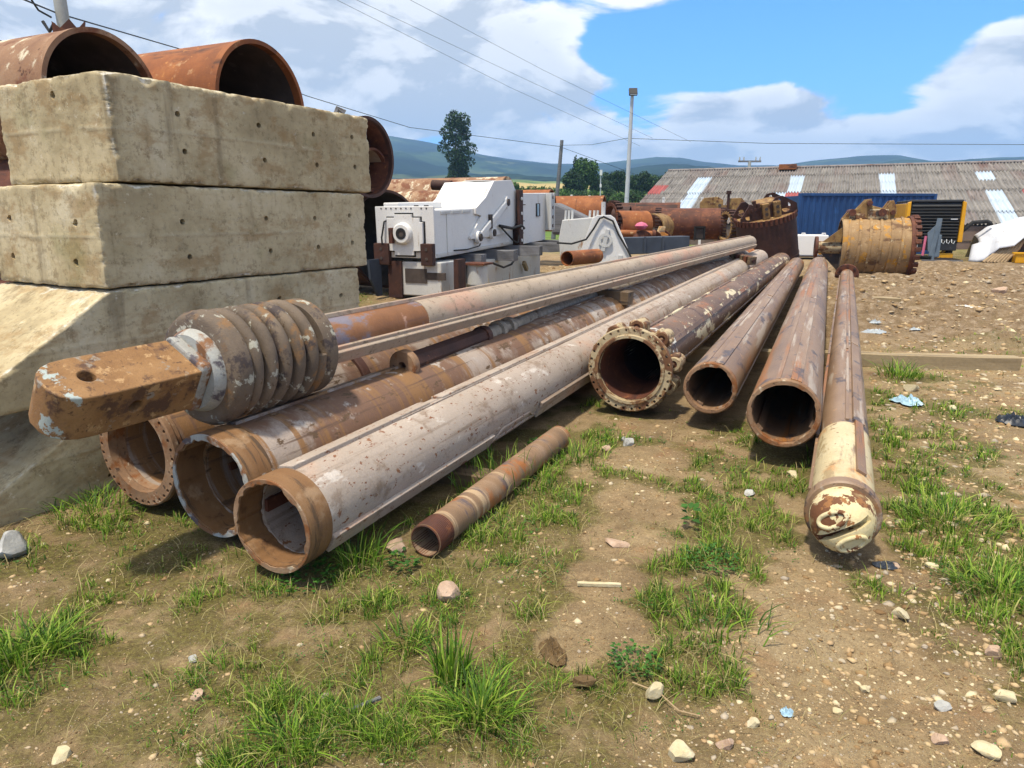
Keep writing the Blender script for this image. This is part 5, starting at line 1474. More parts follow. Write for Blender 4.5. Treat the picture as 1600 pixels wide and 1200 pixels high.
# tow bar folded up in front
MB().prism([(-.22, .35), (.05, .32), (.12, 1.42), (.0, 1.36), (-.30, 1.02)], .05, 'XZ', -.75).build('draw_bar', M['grey_paint'], o, 0, .005)
MB().box((-.03, -.72, .86), (.16, .10, 1.35), roty(R(6))).build('draw_bar', M['grey_paint'], o, 0, .01)
MB().box((.02, -.60, .55), (.30, .3, .8)).build('jack_housing', M['grey_paint'], o, 0, .02)
MB().tube([(-.36, -.7, .2), (-.33, -.7, .9)], .045, 8).build('jack_leg', M['pink'], o)
MB().tube([(-.03, -.74, .05), (-.03, -.74, .5)], .05, 8).build('prop_leg', M['grey_paint'], o)
for x in (.28, .44, .60):
    MB().tube([(x, -.2, .78), (x, -.26, .66), (x + .06, -.28, .62), (x + .1, -.26, .72)], .014, 6).build('hook', M['galv'], o)
MB().tube([(-.75, -.15, .5), (-.62, -.35, .34), (-.5, -.2, .5), (-.52, -.12, .8)], .02, 6).build('hose', M['galv'], o)
MB().box((.25, -.9, .03), (1.3, .12, .06)).build('ground_beam', M['timber_grey'], o, 0)

# ------------------------------------------------------------------ tarpaulin and the yellow machine
pt = Vector(((16.895, 26.000, 0.023)[0], 26, 0))
nu, nv = 60, 44
U, V_ = np.meshgrid(np.linspace(0, 1, nu), np.linspace(0, 1, nv), indexing='ij')
X = U * 4.2
crest = np.interp(X, [0, .35, .8, 1.5, 2.2, 3.2, 4.2], [.9, 1.22, 1.35, 1.62, 1.86, 2.02, 2.0])
low = np.interp(X, [0, .22, .42, .7, 1.1, 1.6, 2.2, 3.2, 4.2], [.02, .0, .06, .42, .88, 1.2, 1.3, 1.3, 1.3])
prof_ = np.sin(np.clip(V_, 0, 1) * PI / 2) ** .75
front = 1.25 - 1.15 * V_ ** .8
Yt = -.55 + 1.9 * V_ ** 1.1 + .2 * (U < .15) * (1 - V_)
Z = low + (crest - low) * prof_
PN = np.stack([X.ravel() * 1.6, V_.ravel() * 2.5], 1)
fold = (fbm(PN, 4, 61).reshape(U.shape) - .5)
Z = np.maximum(Z + fold * .14 * prof_, .015); Yt = Yt + .35 * (np.abs(fbm(PN * np.array([2.2, .5]), 3, 66).reshape(U.shape) - .5)) - .1 + .5 * np.maximum(0, .5 - X) 
tv = np.stack([X.ravel() - .35 * (V_.ravel() < .35) * (X.ravel() < .8) * (1 - V_.ravel()), Yt.ravel(), Z.ravel()], 1)
# the back falls to the ground
Ub = np.stack([np.linspace(0, 1, nu) * 4.2, np.full(nu, 2.6), np.full(nu, .05)], 1)
i_, j_ = np.meshgrid(np.arange(nu - 1), np.arange(nv - 1), indexing='ij')
q = i_ * nv + j_
tq = np.stack([q, q + nv, q + nv + 1, q + 1], -1).reshape(-1, 4)
b0_ = nu * nv
tq2 = np.array([(i * nv + nv - 1, (i + 1) * nv + nv - 1, b0_ + i + 1, b0_ + i) for i in range(nu - 1)])
tp_ = fast_mesh('tarpaulin', np.concatenate([tv, Ub]), np.concatenate([tq, tq2]), None, M['tarp'], True)
sm = tp_.modifiers.new('thick', 'SOLIDIFY'); sm.thickness = .012
tp_.matrix_world = Matrix.Translation(pt) @ Matrix.Rotation(R(-22), 4, 'Z')
tag(tp_, 'white tarpaulin draped over a yellow machine at the right edge', 'tarpaulin')
pl = thing('pleated_mat', 'tan pleated mat hanging out of the left end of the white tarpaulin', 'mat', pt + Vector((-.15, -.42, 0)), R(-22))
for k in range(7):
    MB().tube([(-.02 + .11 * k, -.2 + .02 * k, .02), (.42 + .10 * k, .02, .40 + .02 * k), (.62 + .09 * k, .2, .66 + .02 * k)], .055, 8).build('pleat', M['pleat'], pl)
ym = thing('yellow_machine', 'yellow machine parts showing under the white tarpaulin', 'machine', pt + Vector((1.05, -1.15, 0)), R(-18))
MB().box((.15, .15, .16), (1.3, .5, .28)).build('step_frame', M['yellow'], ym, 0, .02)
MB().box((.1, -.05, .36), (1.4, .18, .06)).build('rail', M['yellow'], ym, 0, .01)
MB().box((.9, .6, .75), (1.3, .7, .75)).build('body', M['yellow'], ym, 0, .05)
MB().box((.0, .75, .45), (.7, .5, .8)).build('engine_block', M['steel_dark'], ym, 0, .05)
for x in (.42, .62, 1.2):
    MB().tube([(x, .2, .4), (x, .22, 1.15)], .05, 10).build('cylinder', M['yellow'], ym)
MB().tube([(.2, .1, .55), (.7, .0, .8), (1.3, .15, .65)], .03, 8).build('hose', M['rubber'], ym)
ya = thing('hose_boom', 'curved black hose on a small yellow base left of the white tarpaulin', 'hose', pt + Vector((-.35, .9, 0)), R(-22))
MB().tube([(-.35, 0, .15), (-.1, 0, .55), (.1, .0, 1.05), (.42, .0, 1.38), (.85, 0, 1.42), (1.0, .0, 1.35)], .075, 10).build('hose', M['rubber'], ya)
MB().box((-.35, 0, .16), (.5, .4, .22)).build('base', M['yellow'], ya, 0, .03)
MB().tube([(-.5, .05, .2), (.05, .05, .75)], .06, 10).build('arm', M['yellow'], ya)
MB().box((-.45, -.1, .05), (.7, .5, .10)).build('skid', M['steel_dark'], ya, 0)

# ------------------------------------------------------------------ white machine (mast head) on its sleepers
mo = Vector((-1.494, 14.000, 0.800)); me_ = Vector((0.097, 18.200, 0.926))
o = thing('white_mast', 'white steel mast head with a bearing boss on its end, propped on grey sleepers', 'machine', mo, aim(mo, me_))
W1, H1 = 1.22, .92
body = MB().box((2.15, W1 / 2, H1 / 2), (4.3, W1, H1)).build('body', M['white'], o, 0, .02)
MB().prism([(1.9, H1), (2.45, H1 + .22), (2.95, H1 + .58), (4.05, H1 + .62), (4.45, H1 + .30), (4.45, .55), (3.9, .30), (2.3, .28), (1.6, .28), (1.6, .34), (2.2, .75), (1.9, .80)], .06, 'XZ', -.062).build('side_plate', M['white'], o, 0, .006)
MB().prism([(1.9, H1 - .02), (2.45, H1 + .20), (2.95, H1 + .56), (4.05, H1 + .60), (4.4, H1 + .28), (4.3, H1 - .02)], W1 - .05, 'XZ', .02).build('hump', M['white'], o, 0, .02)
MB().box((3.5, .5, H1 + .595), (.7, .5, .02)).build('hatch', M['white_old'], o, 0, .004)
MB().tube([(3.4, W1 + .0, H1 + .5), (3.4, W1 + .5, H1 + .52)], .12, 14).build('stub_pipe', M['rust_dark'], o)
# end face details
MB().box((-.03, W1 / 2, H1 / 2 + .04), (.06, W1 + .06, H1 + .06)).build('end_plate', M['white'], o, 0, .01)
cross = [(-.36, -.30), (-.20, -.30), (-.20, -.38), (.20, -.38), (.20, -.30), (.36, -.30), (.40, -.14), (.40, .22), (.34, .22), (.34, .30), (.18, .30), (.18, .36), (-.18, .36), (-.18, .30), (-.34, .30), (-.34, .22), (-.40, .22), (-.40, -.14)]
MB().prism([(W1 / 2 + a * 1.13, H1 / 2 + b * 1.13) for a, b in cross], .012, 'YZ', -.072).build('dark_outline', M['rubber'], o, 0)  # thin dark plate showing as a line round the cover plate
cp_ = MB().prism([(W1 / 2 + a * 1.05, H1 / 2 + b * 1.05) for a, b in cross], .07, 'YZ', -.125).build('cover_plate', M['white'], o, 0, .006)
bs = MB().lathe([(-.22, .09), (-.22, .17), (-.19, .20), (-.12, .21), (-.12, .09)], 32, True, c=(0, W1 / 2 + .0, H1 / 2 + .02)).build('boss', M['white'], o)
MB().lathe([(-.226, .06), (-.226, .11), (-.20, .11), (-.20, .06)], 28, True, c=(0, W1 / 2, H1 / 2 + .02)).build('bearing', M['rubber'], bs)
MB().disc((-.205, W1 / 2, H1 / 2 + .02), .065, 'X', 24, .02).build('bore_shade', M['shade_dark'], bs, 0)  # dark disc across the boss, the shade of its hole put into colour
MB().box((-.2, W1 / 2 + .22, H1 / 2 - .02), (.1, .08, .3)).build('boss_clip', M['rust'], bs, 0, .01)
for y_ in (.10, W1 - .12):
    b_ = MB().box((-.10, y_, .08), (.14, .34 if y_ > .5 else .26, .42)).build('foot_bracket', M['rust_dark'], o, 0, .01)
    for dz in (-.08, .1):
        MB().tube([(-.18, y_, .08 + dz), (-.165, y_, .08 + dz)], .03, 10).build('bolt', M['shade_dark'], b_)
for y_ in (.2, .42, .9, 1.05):
    MB().tube([(.1, y_, H1), (.1, y_, H1 + .09)], .045, 10).build('eye_bolt', M['steel_dark'], o)
MB().box((1.0, .95, H1 + .07), (1.9, .35, .14)).build('top_duct', M['white'], o, 0, .02)
for k in range(10):
    y_ = .12 + .11 * k
    if .32 < y_ < .36: continue
    MB().tube([(-.066, y_, H1 + .03), (-.05, y_, H1 + .03)], .016, 8).build('bolt', M['steel_dark'], body, 0)
for x in (.5, 1.0, 1.5):
    MB().box((x, -.012, H1 - .06), (.42, .02, .05)).build('weld_strip', M['white_old'], body, 0)
MB().box((2.1, -.012, .06), (4.1, .024, .05)).build('bottom_flange', M['white_old'], body, 0)
MB().box((.55, -.006, .45), (.02, .012, .8)).build('weld_seam', M['white_old'], body, 0)
MB().tube([(.05, .9, .8), (-.16, 1.0, .7), (-.2, 1.05, .4), (-.1, 1.1, .1)], .018, 8).build('hose', M['rubber'], body)
MB().tube([(2.2, -.09, .3), (1.9, -.12, .12), (1.4, -.06, .08), (.8, -.03, .1)], .014, 8).build('hose', M['rubber'], body)
# link and pins on the side
for (x, z_, r_) in ((1.95, .30, .13), (2.75, .36, .13), (3.65, 1.02, .13)):
    pn = MB().lathe([(-.02, .05), (-.02, r_), (.05, r_ + .01), (.05, .05)], 24).mesh('pin_ring', M['white'])
    g = bpy.data.objects.new('pin_ring', pn); COL.objects.link(g); g.parent = o; g.location = (x, -.105, z_); g.rotation_euler = (0, 0, R(90))
    k_ = MB().tube([(-.05, 0, 0), (.04, 0, 0)], r_ * .62, 16).build('pin', M['steel_dark'], g)
lk = MB().box((0, 0, 0), (1.85, .06, .15)).build('link_bar', M['white'], o, 0, .02)
lk.location = (2.8, -.10, .66); lk.rotation_euler = (0, -R(22.9), 0)
MB().box((2.62, -.09, .62), (.10, .08, .30)).build('latch', M['steel_dark'], o, 0)
MB().tube([(3.1, -.12, .50), (3.7, -.2, .42), (4.3, -.22, .46), (4.6, -.18, .38)], .035, 8).build('hose', M['rubber'], o)
MB().tube([(3.2, -.12, .46), (3.8, -.22, .10), (4.1, -.2, .06), (4.3, -.18, .3)], .02, 8).build('hose', M['rubber'], o)
f_ = MB().box((4.42, .5, .60), (.10, 1.3, 1.42)).build('flange_plate', M['rust_dark'], o, 0, .01)
MB().box((4.36, -.17, .60), (.26, .07, 1.42)).build('flange_cheek', M['rust_dark'], o, 0, .01)
for z_ in (.1, .4, .75, 1.1):
    MB().tube([(4.36, -.225, z_), (4.36, -.2, z_)], .04, 10).build('bolt', M['white'], f_)
# second box section
b2 = MB().box((5.6, .5, .60), (2.25, 1.1, 1.26)).build('box_section', M['white'], o, 0, .01)
wn = MB().box((6.05, -.06, .80), (.30, .03, .34)).build('opening', M['shade_dark'], b2, 0)  # dark plate on the face, coloured as the shade of a hole
MB().box((5.99, -.08, .80), (.10, .03, .30)).build('opening_lip', M['plastic_blue'], b2, 0)
for zz_ in (.25, .55, .95):
    MB().box((4.75 + zz_ * .2, -.06, zz_), (.22, .015, .02)).build('cleat', M['rust'], b2, 0)
fe = MB().box((6.76, .4, .74), (.08, 1.4, 1.0)).build('end_flange', M['white_old'], o, 0, .01)
MB().box((6.70, -.24, .74), (.26, .06, 1.0)).build('end_flange', M['white_old'], o, 0, .01)
for z_ in (.36, .6, .85, 1.12):
    MB().tube([(6.70, -.285, z_), (6.70, -.268, z_)], .045, 10).build('bolt', M['rust_dark'], fe)

# sleepers under it and the lower frame
sd = (me_ - mo).normalized(); sd.z = 0; sn = Vector((sd.y, -sd.x, 0))
for i, (d_, ex, dz, L_s) in enumerate(((1.75, .28, -.16, 1.9), (2.85, .62, -.15, 2.0), (4.1, .8, -.13, 2.1), (5.5, .9, -.14, 2.1), (6.6, .8, -.14, 2.0))):
    z_ = mo.z + (me_.z - mo.z) * d_ / 4.5
    a_ = mo + sd * d_ + sn * ex; a_.z = z_ + dz; b_ = a_ - sn * L_s
    timber(['grey sleeper under the white mast head, nearest its bearing end', 'grey sleeper under the middle of the white mast head', 'grey sleeper under the rusty flange of the white mast', 'grey sleeper under the white box section', 'grey sleeper under the far end of the white box section'][i],
           a_, b_, .26, .24, 'timber_grey', 'grey sleepers under the white mast')
lo = Vector((mo.x, mo.y, 0)) + sn * .35 + sd * .1
fr = thing('machine_base', 'old white steel frame standing on the ground under the white mast', 'machine', lo, Matrix((sd, -sn, Vector((0, 0, 1)))).transposed())
MB().box((3.4, .7, .34), (5.0, 1.0, .62)).build('beam', M['white_old'], fr, 0, .02)
MB().box((.35, .75, .40), (1.0, 1.1, .66)).build('end_box', M['white_old'], fr, 0, .02)
MB().box((.05, -.1, .42), (.34, .10, .74)).build('leg', M['rust_dark'], fr, 0)
MB().box((-.16, 1.2, .38), (.08, .30, .72)).build('leg', M['rust_dark'], fr, 0)
MB().box((-.155, .75, .46), (.02, .48, .28)).build('opening', M['shade_dark'], fr, 0)  # flat dark plate, the shade of a hole put into its colour
MB().box((-.155, .30, .46), (.02, .40, .14)).build('opening', M['shade_dark'], fr, 0)  # second dark plate, coloured as the shade of a hole
MB().tube([(1.1, -.02, .22), (1.1, -.02, .62)], .22, 20).build('post', M['white_old'], fr)
MB().box((1.1, -.02, .64), (.52, .5, .04)).build('post_cap', M['rust'], fr, 0)
MB().prism([(-.35, .05), (-.2, .05), (-.2, .78), (-.65, .78), (-.60, .4)], .05, 'XZ', 1.5).build('curved_plate', M['sheet_blue'], fr, 0)
MB().tube([(1.9, -.05, .6), (2.4, -.1, .48), (2.9, -.1, .52), (3.3, -.05, .64)], .025, 8).build('hose', M['rubber'], fr)
o2 = Vector((0.994, 16.500, 0.931))
MB().box((4.4, .1, .38), (.30, .08, .10), roty(R(40))).build('brace', M['timber'], fr, 0)

# white trestle frame with hoses
ao = Vector((1.780, 17.000, 0.778)); 
af = thing('white_trestle', 'white rust streaked trapezoid steel trestle with dark hoses, right of the white box section', 'machine', ao, R(-12))
MB().prism([(-.25, -.25), (1.1, -.25), (.62, .78), (.52, .85), (.22, .85), (.1, .78)], .10, 'XZ', -.1).build('front_plate', M['white'], af, 0, .01)
MB().prism([(-.65, -.2), (.4, -.2), (.30, .82), (-.62, .74), (-.70, .30)], .8, 'XZ', .05).build('body', M['white_old'], af, 0, .02)
MB().lathe([(-.03, .10), (-.03, .16), (.0, .16), (.0, .10)], 20, True, c=(0, 0, 0)).build('hub', M['white_old'], af).matrix_basis = Matrix.Translation((.42, -.13, .28)) @ Matrix.Rotation(R(90), 4, 'Z')
for x in (-.58, -.50, -.42, .0, .10, .18):
    MB().tube([(x, .3, .74), (x + .01, .3, .96)], .028, 8).build('pipe_stub', M['white_old'], af)
MB().tube([(.34, .05, .8), (.34, .05, 1.15)], .05, 8).build('pipe_stub', M['white_old'], af)
MB().tube([(.35, -.14, .8), (.28, -.16, .78), (.15, -.16, .55), (-.02, -.2, .30), (-.35, -.25, .2), (-.7, -.2, .22)], .022, 8).build('hose', M['rubber'], af)
MB().tube([(.35, -.14, .82), (.58, -.15, .72), (.72, -.15, .42), (.95, -.16, .05), (1.1, -.15, -.25)], .022, 8).build('hose', M['rubber'], af)
MB().box((.42, -.13, .28), (.10, .05, .52), roty(R(12))).build('hose_guide', M['white_old'], af, 0, .01)
MB().box((.78, -.13, -.12), (.10, .06, .12)).build('lug', M['white_old'], af, 0)
nt = thing('grey_net', 'dark grey net heap sloping behind the white trestle', 'net', (1.661, 21.000, 1.474), R(-20))
MB().prism([(-.55, -.4), (.9, -.4), (.75, -.02), (.1, .28), (-.4, .5), (-.55, .5)], .6, 'XZ').build('net', M['timber_grey'], nt, 0, .08)

# ------------------------------------------------------------------ stones
def rock(label, p, s, mt, seed, flat=.7, embed=.25, cat='stone', group=None, name='stone'):
    bm = bmesh.new(); bmesh.ops.create_icosphere(bm, subdivisions=3, radius=1)
    v = np.array([x.co[:] for x in bm.verts])
    g = np.random.default_rng(seed)
    for k in range(16):   # hewn faces
        d = g.normal(size=3); d /= np.linalg.norm(d); h_ = g.uniform(.42, .8)
        e = v @ d
        v = v - np.outer(np.clip(e - h_, 0, None), d) * .97
    v *= (1 + .22 * (fbm(v * 1.6 + seed, 3, seed) - .5))[:, None]
    v *= np.array([1, g.uniform(.65, .9), flat]) * s / 2 / .8
    for x, c in zip(bm.verts, v): x.co = c
    me = bpy.data.meshes.new(name); bm.to_mesh(me); bm.free()
    me.shade_smooth(); me.set_sharp_from_angle(angle=R(18)); me.materials.append(M[mt])
    o = bpy.data.objects.new(name, me); COL.objects.link(o)
    z_ = float(gz(np.array([p[0]]), np.array([p[1]]))[0])
    o.location = (p[0], p[1], z_ + s * .5 * flat * (1 - embed * 2) ); o.rotation_euler = (g.uniform(-.15, .15), g.uniform(-.15, .15), g.uniform(0, 6.28))
    return tag(o, label, cat, group)


def px(p, n):  # size in metres of n pixels at ground point p
    return n * math.hypot(p[1], 1.6) / 1109


ST = [('tan boulder leaning by the near end of the short loose pipe', (-0.565, 3.197, 0.000), 40, 'stone_tan', .8), ('pinkish angular stone standing alone in the grass before the short pipe', (-0.259, 2.765, 0.000), 38, 'stone_tan', 1.0),
      ('large white grey boulder at the left edge beside the lowest block', (-2.432, 3.157, 0.000), 58, 'stone_grey', .8), ('flat pale stone in the dirt below the cream head of the right hand bar', (1.586, 2.605, 0.000), 34, 'stone_pale', .55),
      ('biggest pale yellow stone at the bottom edge', (0.519, 1.847, 0.000), 40, 'stone_pale', .7), ('flat pale stone at the bottom left corner', (-1.381, 1.858, 0.000), 32, 'stone_pale', .45),
      ('small tan stone on the moss left of the big grass tuft', (-1.081, 2.127, 0.000), 28, 'stone_tan', .5), ('pale squarish stone on the edge of the muddy hollow', (1.241, 2.188, 0.000), 18, 'stone_pale', .7),
      ('round pale pebble inside the muddy hollow', (1.090, 2.068, 0.000), 16, 'stone_pale', .6), ('upright pale shard beside a dry twig at the bottom', (0.482, 2.120, 0.000), 30, 'stone_pale', 1.2),
      ('white stone below the lugged flange, right one of two', (0.838, 4.840, -0.000), 20, 'stone_grey', .7), ('small white stone below the lugged flange, left one of two', (0.808, 4.944, 0.000), 12, 'stone_grey', .7),
      ('small orange tan stone in the dirt near the lugged flange', (0.657, 4.713, 0.000), 15, 'stone_tan', .9), ('flat tan slab of stone on the dirt right of the short pipe', (0.515, 3.246, 0.000), 36, 'stone_tan', .3),
      ('mauve grey stone half hidden in grass at the right edge', (1.792, 2.337, 0.000), 30, 'stone_tan', .9), ('brown clod of earth right of the big grass tuft', (0.257, 2.188, 0.000), 44, 'clod', .5),
      ('pale stone in the grass close to the wide pipe', (1.774, 4.236, -0.000), 22, 'stone_pale', .6), ('squarish white stone in the grass left of the wide pipe row', (1.396, 3.899, 0.000), 20, 'stone_grey', .6),
      ('pale stone at the right, in the middle of the bare path', (3.710, 5.785, 0.000), 20, 'stone_pale', .5), ('tan lump of rock far out on the churned mud', (10.198, 14.853, 0.000), 26, 'stone_tan', .7),
      ('broad pale stone at the bottom right corner', (1.445, 1.847, 0.000), 36, 'stone_pale', .5), ('tan stone left of the bottom right corner', (1.332, 1.887, 0.000), 30, 'stone_tan', .5),
      ('pale rubble stone at the lower right edge', (1.661, 2.081, 0.000), 34, 'stone_pale', .5), ('grey squarish stone on the moss at lower left', (-1.188, 2.341, 0.000), 18, 'stone_grey', .6),
      ('tan stone at the bottom, left of the biggest pale one', (0.662, 1.887, 0.000), 28, 'stone_tan', .6), ('pale stone right of the biggest pale one at the bottom', (0.778, 1.973, 0.000), 22, 'stone_pale', .7),
      ('pale stone beside the end of the pale squarish timber', (4.560, 6.459, 0.000), 14, 'stone_pale', .6), ('rough pale stone at the right edge of the churned mud', (6.679, 9.379, 0.000), 22, 'stone_pale', .6),
      ('pale yellow stone in the grass near the blue plastic scrap', (3.744, 6.459, 0.000), 22, 'stone_pale', .9), ('pale stone at the left of the small mud clods by the wide pipe', (1.954, 3.016, 0.000), 18, 'stone_pale', .6),
      ('tan stone by the right edge below the white scrap', (1.787, 3.016, 0.000), 14, 'stone_tan', .6), ('narrow grey shard in the rubble at lower right', (1.443, 2.055, 0.000), 22, 'stone_grey', .8)]
for i, (lb, p, n_, mt, fl_) in enumerate(ST):
    rock(lb, p, px(p, n_), mt, 100 + i, fl_)

# ------------------------------------------------------------------ litter
def crumple(name, label, p, w_, d_, h_, mt, seed, rot_=0.0, cat='plastic scrap'):
    nr_, nt_ = 12, 40
    rr, th = np.meshgrid(np.linspace(0, 1, nr_), np.linspace(0, 2 * PI, nt_, endpoint=False), indexing='ij')
    rr, th = rr.ravel(), th.ravel()
    ed = .65 + .75 * fbm(np.stack([np.cos(th) * 1.6 + seed * 3, np.sin(th) * 1.6], 1), 3, seed)
    a_, b_ = rr * np.cos(th) * ed, rr * np.sin(th) * ed
    n_ = np.abs(fbm(np.stack([a_ * 2.4 + seed, b_ * 2.4], 1), 4, seed, .6) - .5) * 2.6
    z_ = h_ * (1 - rr ** 2) * (.35 + n_) + h_ * .25 * n_ * rr
    v = np.stack([a_ * w_ / 2, b_ * d_ / 2, z_], 1)
    g0 = float(gz(np.array([p[0]]), np.array([p[1]]))[0])
    i_, j_ = np.meshgrid(np.arange(nr_ - 1), np.arange(nt_), indexing='ij'); j2 = (j_ + 1) % nt_
    o = fast_mesh(name, v, np.stack([i_ * nt_ + j_, (i_ + 1) * nt_ + j_, (i_ + 1) * nt_ + j2, i_ * nt_ + j2], -1).reshape(-1, 4), None, M[mt], True)
    o.data.set_sharp_from_angle(angle=R(25))
    o.location = (p[0], p[1], g0 + .006); o.rotation_euler = (0, 0, rot_)
    return tag(o, label, cat)


crumple('plastic_bag', 'crumpled light blue plastic bag in the grass right of the bars', (3.445, 5.994, 0.000), .19, .26, .07, 'plastic_blue', 3, .3)
crumple('plastic_sheet', 'flattened white plastic sheet on the churned mud', (7.995, 12.454, 0.000), .66, .5, .05, 'plastic_white', 4)
crumple('plastic_sheet', 'long grey plastic rag beside the right hand bar', (5.103, 9.859, 0.000), .34, .22, .06, 'plastic_grey', 5, .2)
crumple('plastic_sheet', 'second grey plastic rag a little above the long one', (5.360, 10.451, 0.000), .2, .15, .05, 'plastic_grey', 6)
crumple('plastic_sheet', 'small grey plastic scrap right of the long grey rag', (5.551, 9.694, 0.000), .14, .1, .04, 'plastic_grey', 9)
crumple('plastic_bag', 'black plastic bag in a grass tuft at the right edge', (3.954, 5.369, 0.000), .22, .26, .09, 'plastic_black', 7)
crumple('rag', 'dark blackish rag lying on the dirt in the lower middle', (0.154, 2.361, 0.000), .09, .17, .05, 'clod', 8, .3, 'rag')
crumple('plastic_sheet', 'small dark blue plastic scrap under the cream head', (1.749, 3.028, -0.000), .13, .08, .02, 'plastic_black', 12)
crumple('plastic_sheet', 'tiny blue scrap of plastic near the muddy hollow', (0.900, 2.012, 0.000), .04, .04, .02, 'plastic_blue', 13)
timber('pale splinter of wood lying on the dirt in the centre', Vector((0.290, 2.864, 0.012)), Vector((0.482, 2.853, 0.012)), .018, .016, 'stone_pale', None, 0, 'wood_splinter')
timber('grey split stick at the bottom, left of the big grass tuft', Vector((-0.539, 2.033, 0.012)), Vector((-0.444, 2.093, 0.015)), .014, .01, 'timber_grey', None, 0, 'stick')
tw = MB().tube([(0.422, 2.182, 0.010), (0.502, 2.113, 0.020), (0.550, 2.033, 0.012), (0.612, 2.011, 0.010)], .0025, 5)
tag(tw.build('twig', M['pleat'], None), 'thin dry twig curving over the ground at the bottom', 'twig')

# ------------------------------------------------------------------ gravel and grass
def scatter(n, r0, r1, half, seed):
    g = np.random.default_rng(seed)
    r = np.exp(g.uniform(math.log(r0), math.log(r1), n)); a = g.uniform(-half, half, n)
    return r * np.sin(a), r * np.cos(a), r, g


PIPES = [(o_, max(abs(c[2]) for ch in o_.children if ch.type == 'MESH' for c in ch.bound_box)) for o_ in COL.objects if o_.type == 'EMPTY' and o_.get('category') in ('steel pipe', 'drill bar')]


def clear(x, y, keep=.75):
    ok = np.ones(len(x), bool)
    for o_, r_ in PIPES:
        mw = o_.matrix_world
        p0 = np.array(mw.translation[:2]); d_ = np.array(mw.col[0][:2]); d_ /= np.linalg.norm(d_)
        if mw.translation.z - r_ > .25: continue
        e = np.stack([x, y], 1) - p0
        l = e @ d_; s = np.abs(e[:, 0] * d_[1] - e[:, 1] * d_[0])
        ok &= ~((l > -.02) & (l < 17) & (s < r_ * keep))
    e = np.stack([x - BO.x, y - BO.y], 1)
    u = e @ np.array(BU[:2]); v_ = e @ np.array(BV[:2])
    ok &= ~((u > -.5) & (u < 3.05) & (v_ > -.03) & (v_ < 1.3))
    return ok


x, y, r, g = scatter(60000, 1.2, 24, R(50), 21)
dn = -.05 + 1.0 * fbm(np.stack([x, y], 1) * 1.4, 4, 70) + .15 * sstep(r, 7, 10) + .75 * sstep(x - .55 * y, -1.0, .4) + .25 * sstep(-y, -2.4, -1.6) - .35 * np.clip(veg(x, y), 0, 1)
ok = clear(x, y, .9) & (g.uniform(0, 1, len(x)) < np.clip(dn, .03, 1) ** 1.6)
x, y, r = x[ok], y[ok], r[ok]
n = len(x)
s = np.clip(r * .0017 * np.exp(g.normal(0, .62, n)), .0016, np.clip(.0055 * r, .019, .07)) * (1 + .35 * sstep(x - .55 * y, -1.0, .4) * (y < 4))
bm = bmesh.new(); bmesh.ops.create_icosphere(bm, subdivisions=1, radius=1)
iv = np.array([v.co[:] for v in bm.verts]); it = np.array([[v.index for v in f.verts] for f in bm.faces]); bm.free()
jit = 1 + g.uniform(-.45, .4, (n, len(iv), 1))
v = iv[None] * jit * s[:, None, None] * np.stack([np.ones(n), g.uniform(.55, 1, n), g.uniform(.3, .65, n)], 1)[:, None, :]
a = g.uniform(0, 2 * PI, n); ca, sa = np.cos(a)[:, None], np.sin(a)[:, None]
v = np.stack([v[..., 0] * ca - v[..., 1] * sa, v[..., 0] * sa + v[..., 1] * ca, v[..., 2]], -1)
v += np.stack([x, y, gz(x, y) + s * -.04], 1)[:, None, :]
tag(fast_mesh('gravel', v.reshape(-1, 3), None, (it[None] + (np.arange(n) * len(iv))[:, None, None]).reshape(-1, 3), M['gravel'], False), None, None, kind='stuff')


# crumbs of earth and grit
x, y, r, g = scatter(90000, 1.2, 9, R(48), 58)
ok = clear(x, y, .9) & (g.uniform(0, 1, len(x)) < np.clip(1.5 * fbm(np.stack([x, y], 1) * 2.1, 4, 73, .6) - .25, .05, 1))
x, y, r = x[ok], y[ok], r[ok]; n = len(x)
s = np.clip(r * .0008 * np.exp(g.normal(0, .45, n)), .0009, .008)
iv = np.array([(1, 0, 0), (-1, 0, 0), (0, 1, 0), (0, -1, 0), (0, 0, 1), (0, 0, -1)], float)
it = np.array([(0, 2, 4), (2, 1, 4), (1, 3, 4), (3, 0, 4), (2, 0, 5), (1, 2, 5), (3, 1, 5), (0, 3, 5)])
v = iv[None] * g.uniform(.6, 1.35, (n, 6, 3)) * s[:, None, None] * np.array([1, 1, .7]) + g.uniform(-.25, .25, (n, 6, 3)) * s[:, None, None]
v += np.stack([x, y, gz(x, y) + s * .2], 1)[:, None, :]
tag(fast_mesh('earth_crumbs', v.reshape(-1, 3), None, (it[None] + (np.arange(n) * 6)[:, None, None]).reshape(-1, 3), M['crumb'], False), None, None, kind='stuff')


def blades(x, y, h, wd, lean, az_, g):
    n = len(x)
    z = gz(x, y) - .004
    d = np.stack([np.cos(az_), np.sin(az_), np.zeros(n)], 1); sd_ = np.stack([-np.sin(az_ + g.normal(0, .5, n)), np.cos(az_), np.zeros(n)], 1)
    base = np.stack([x, y, z], 1)
    out = []
    for tt, ww in ((0, 1.0), (.4, .95), (.75, .65), (1.0, .0)):
        c = base + d * (lean * h * tt ** 1.8)[:, None] + np.stack([np.zeros(n), np.zeros(n), h * (tt - .38 * np.clip(lean, 0, 1.3) * tt ** 2.4)], 1)
        if ww > 0:
            out += [c - sd_ * (wd * ww / 2)[:, None], c + sd_ * (wd * ww / 2)[:, None]]
        else:
            out.append(c)
    v = np.stack(out, 1).reshape(-1, 3)
    b = (np.arange(n) * 7)[:, None]
    qd = np.concatenate([b + np.array([[0, 1, 3, 2]]), b + np.array([[2, 3, 5, 4]])])
    tr = b + np.array([[4, 5, 6]])
    return v, qd, tr


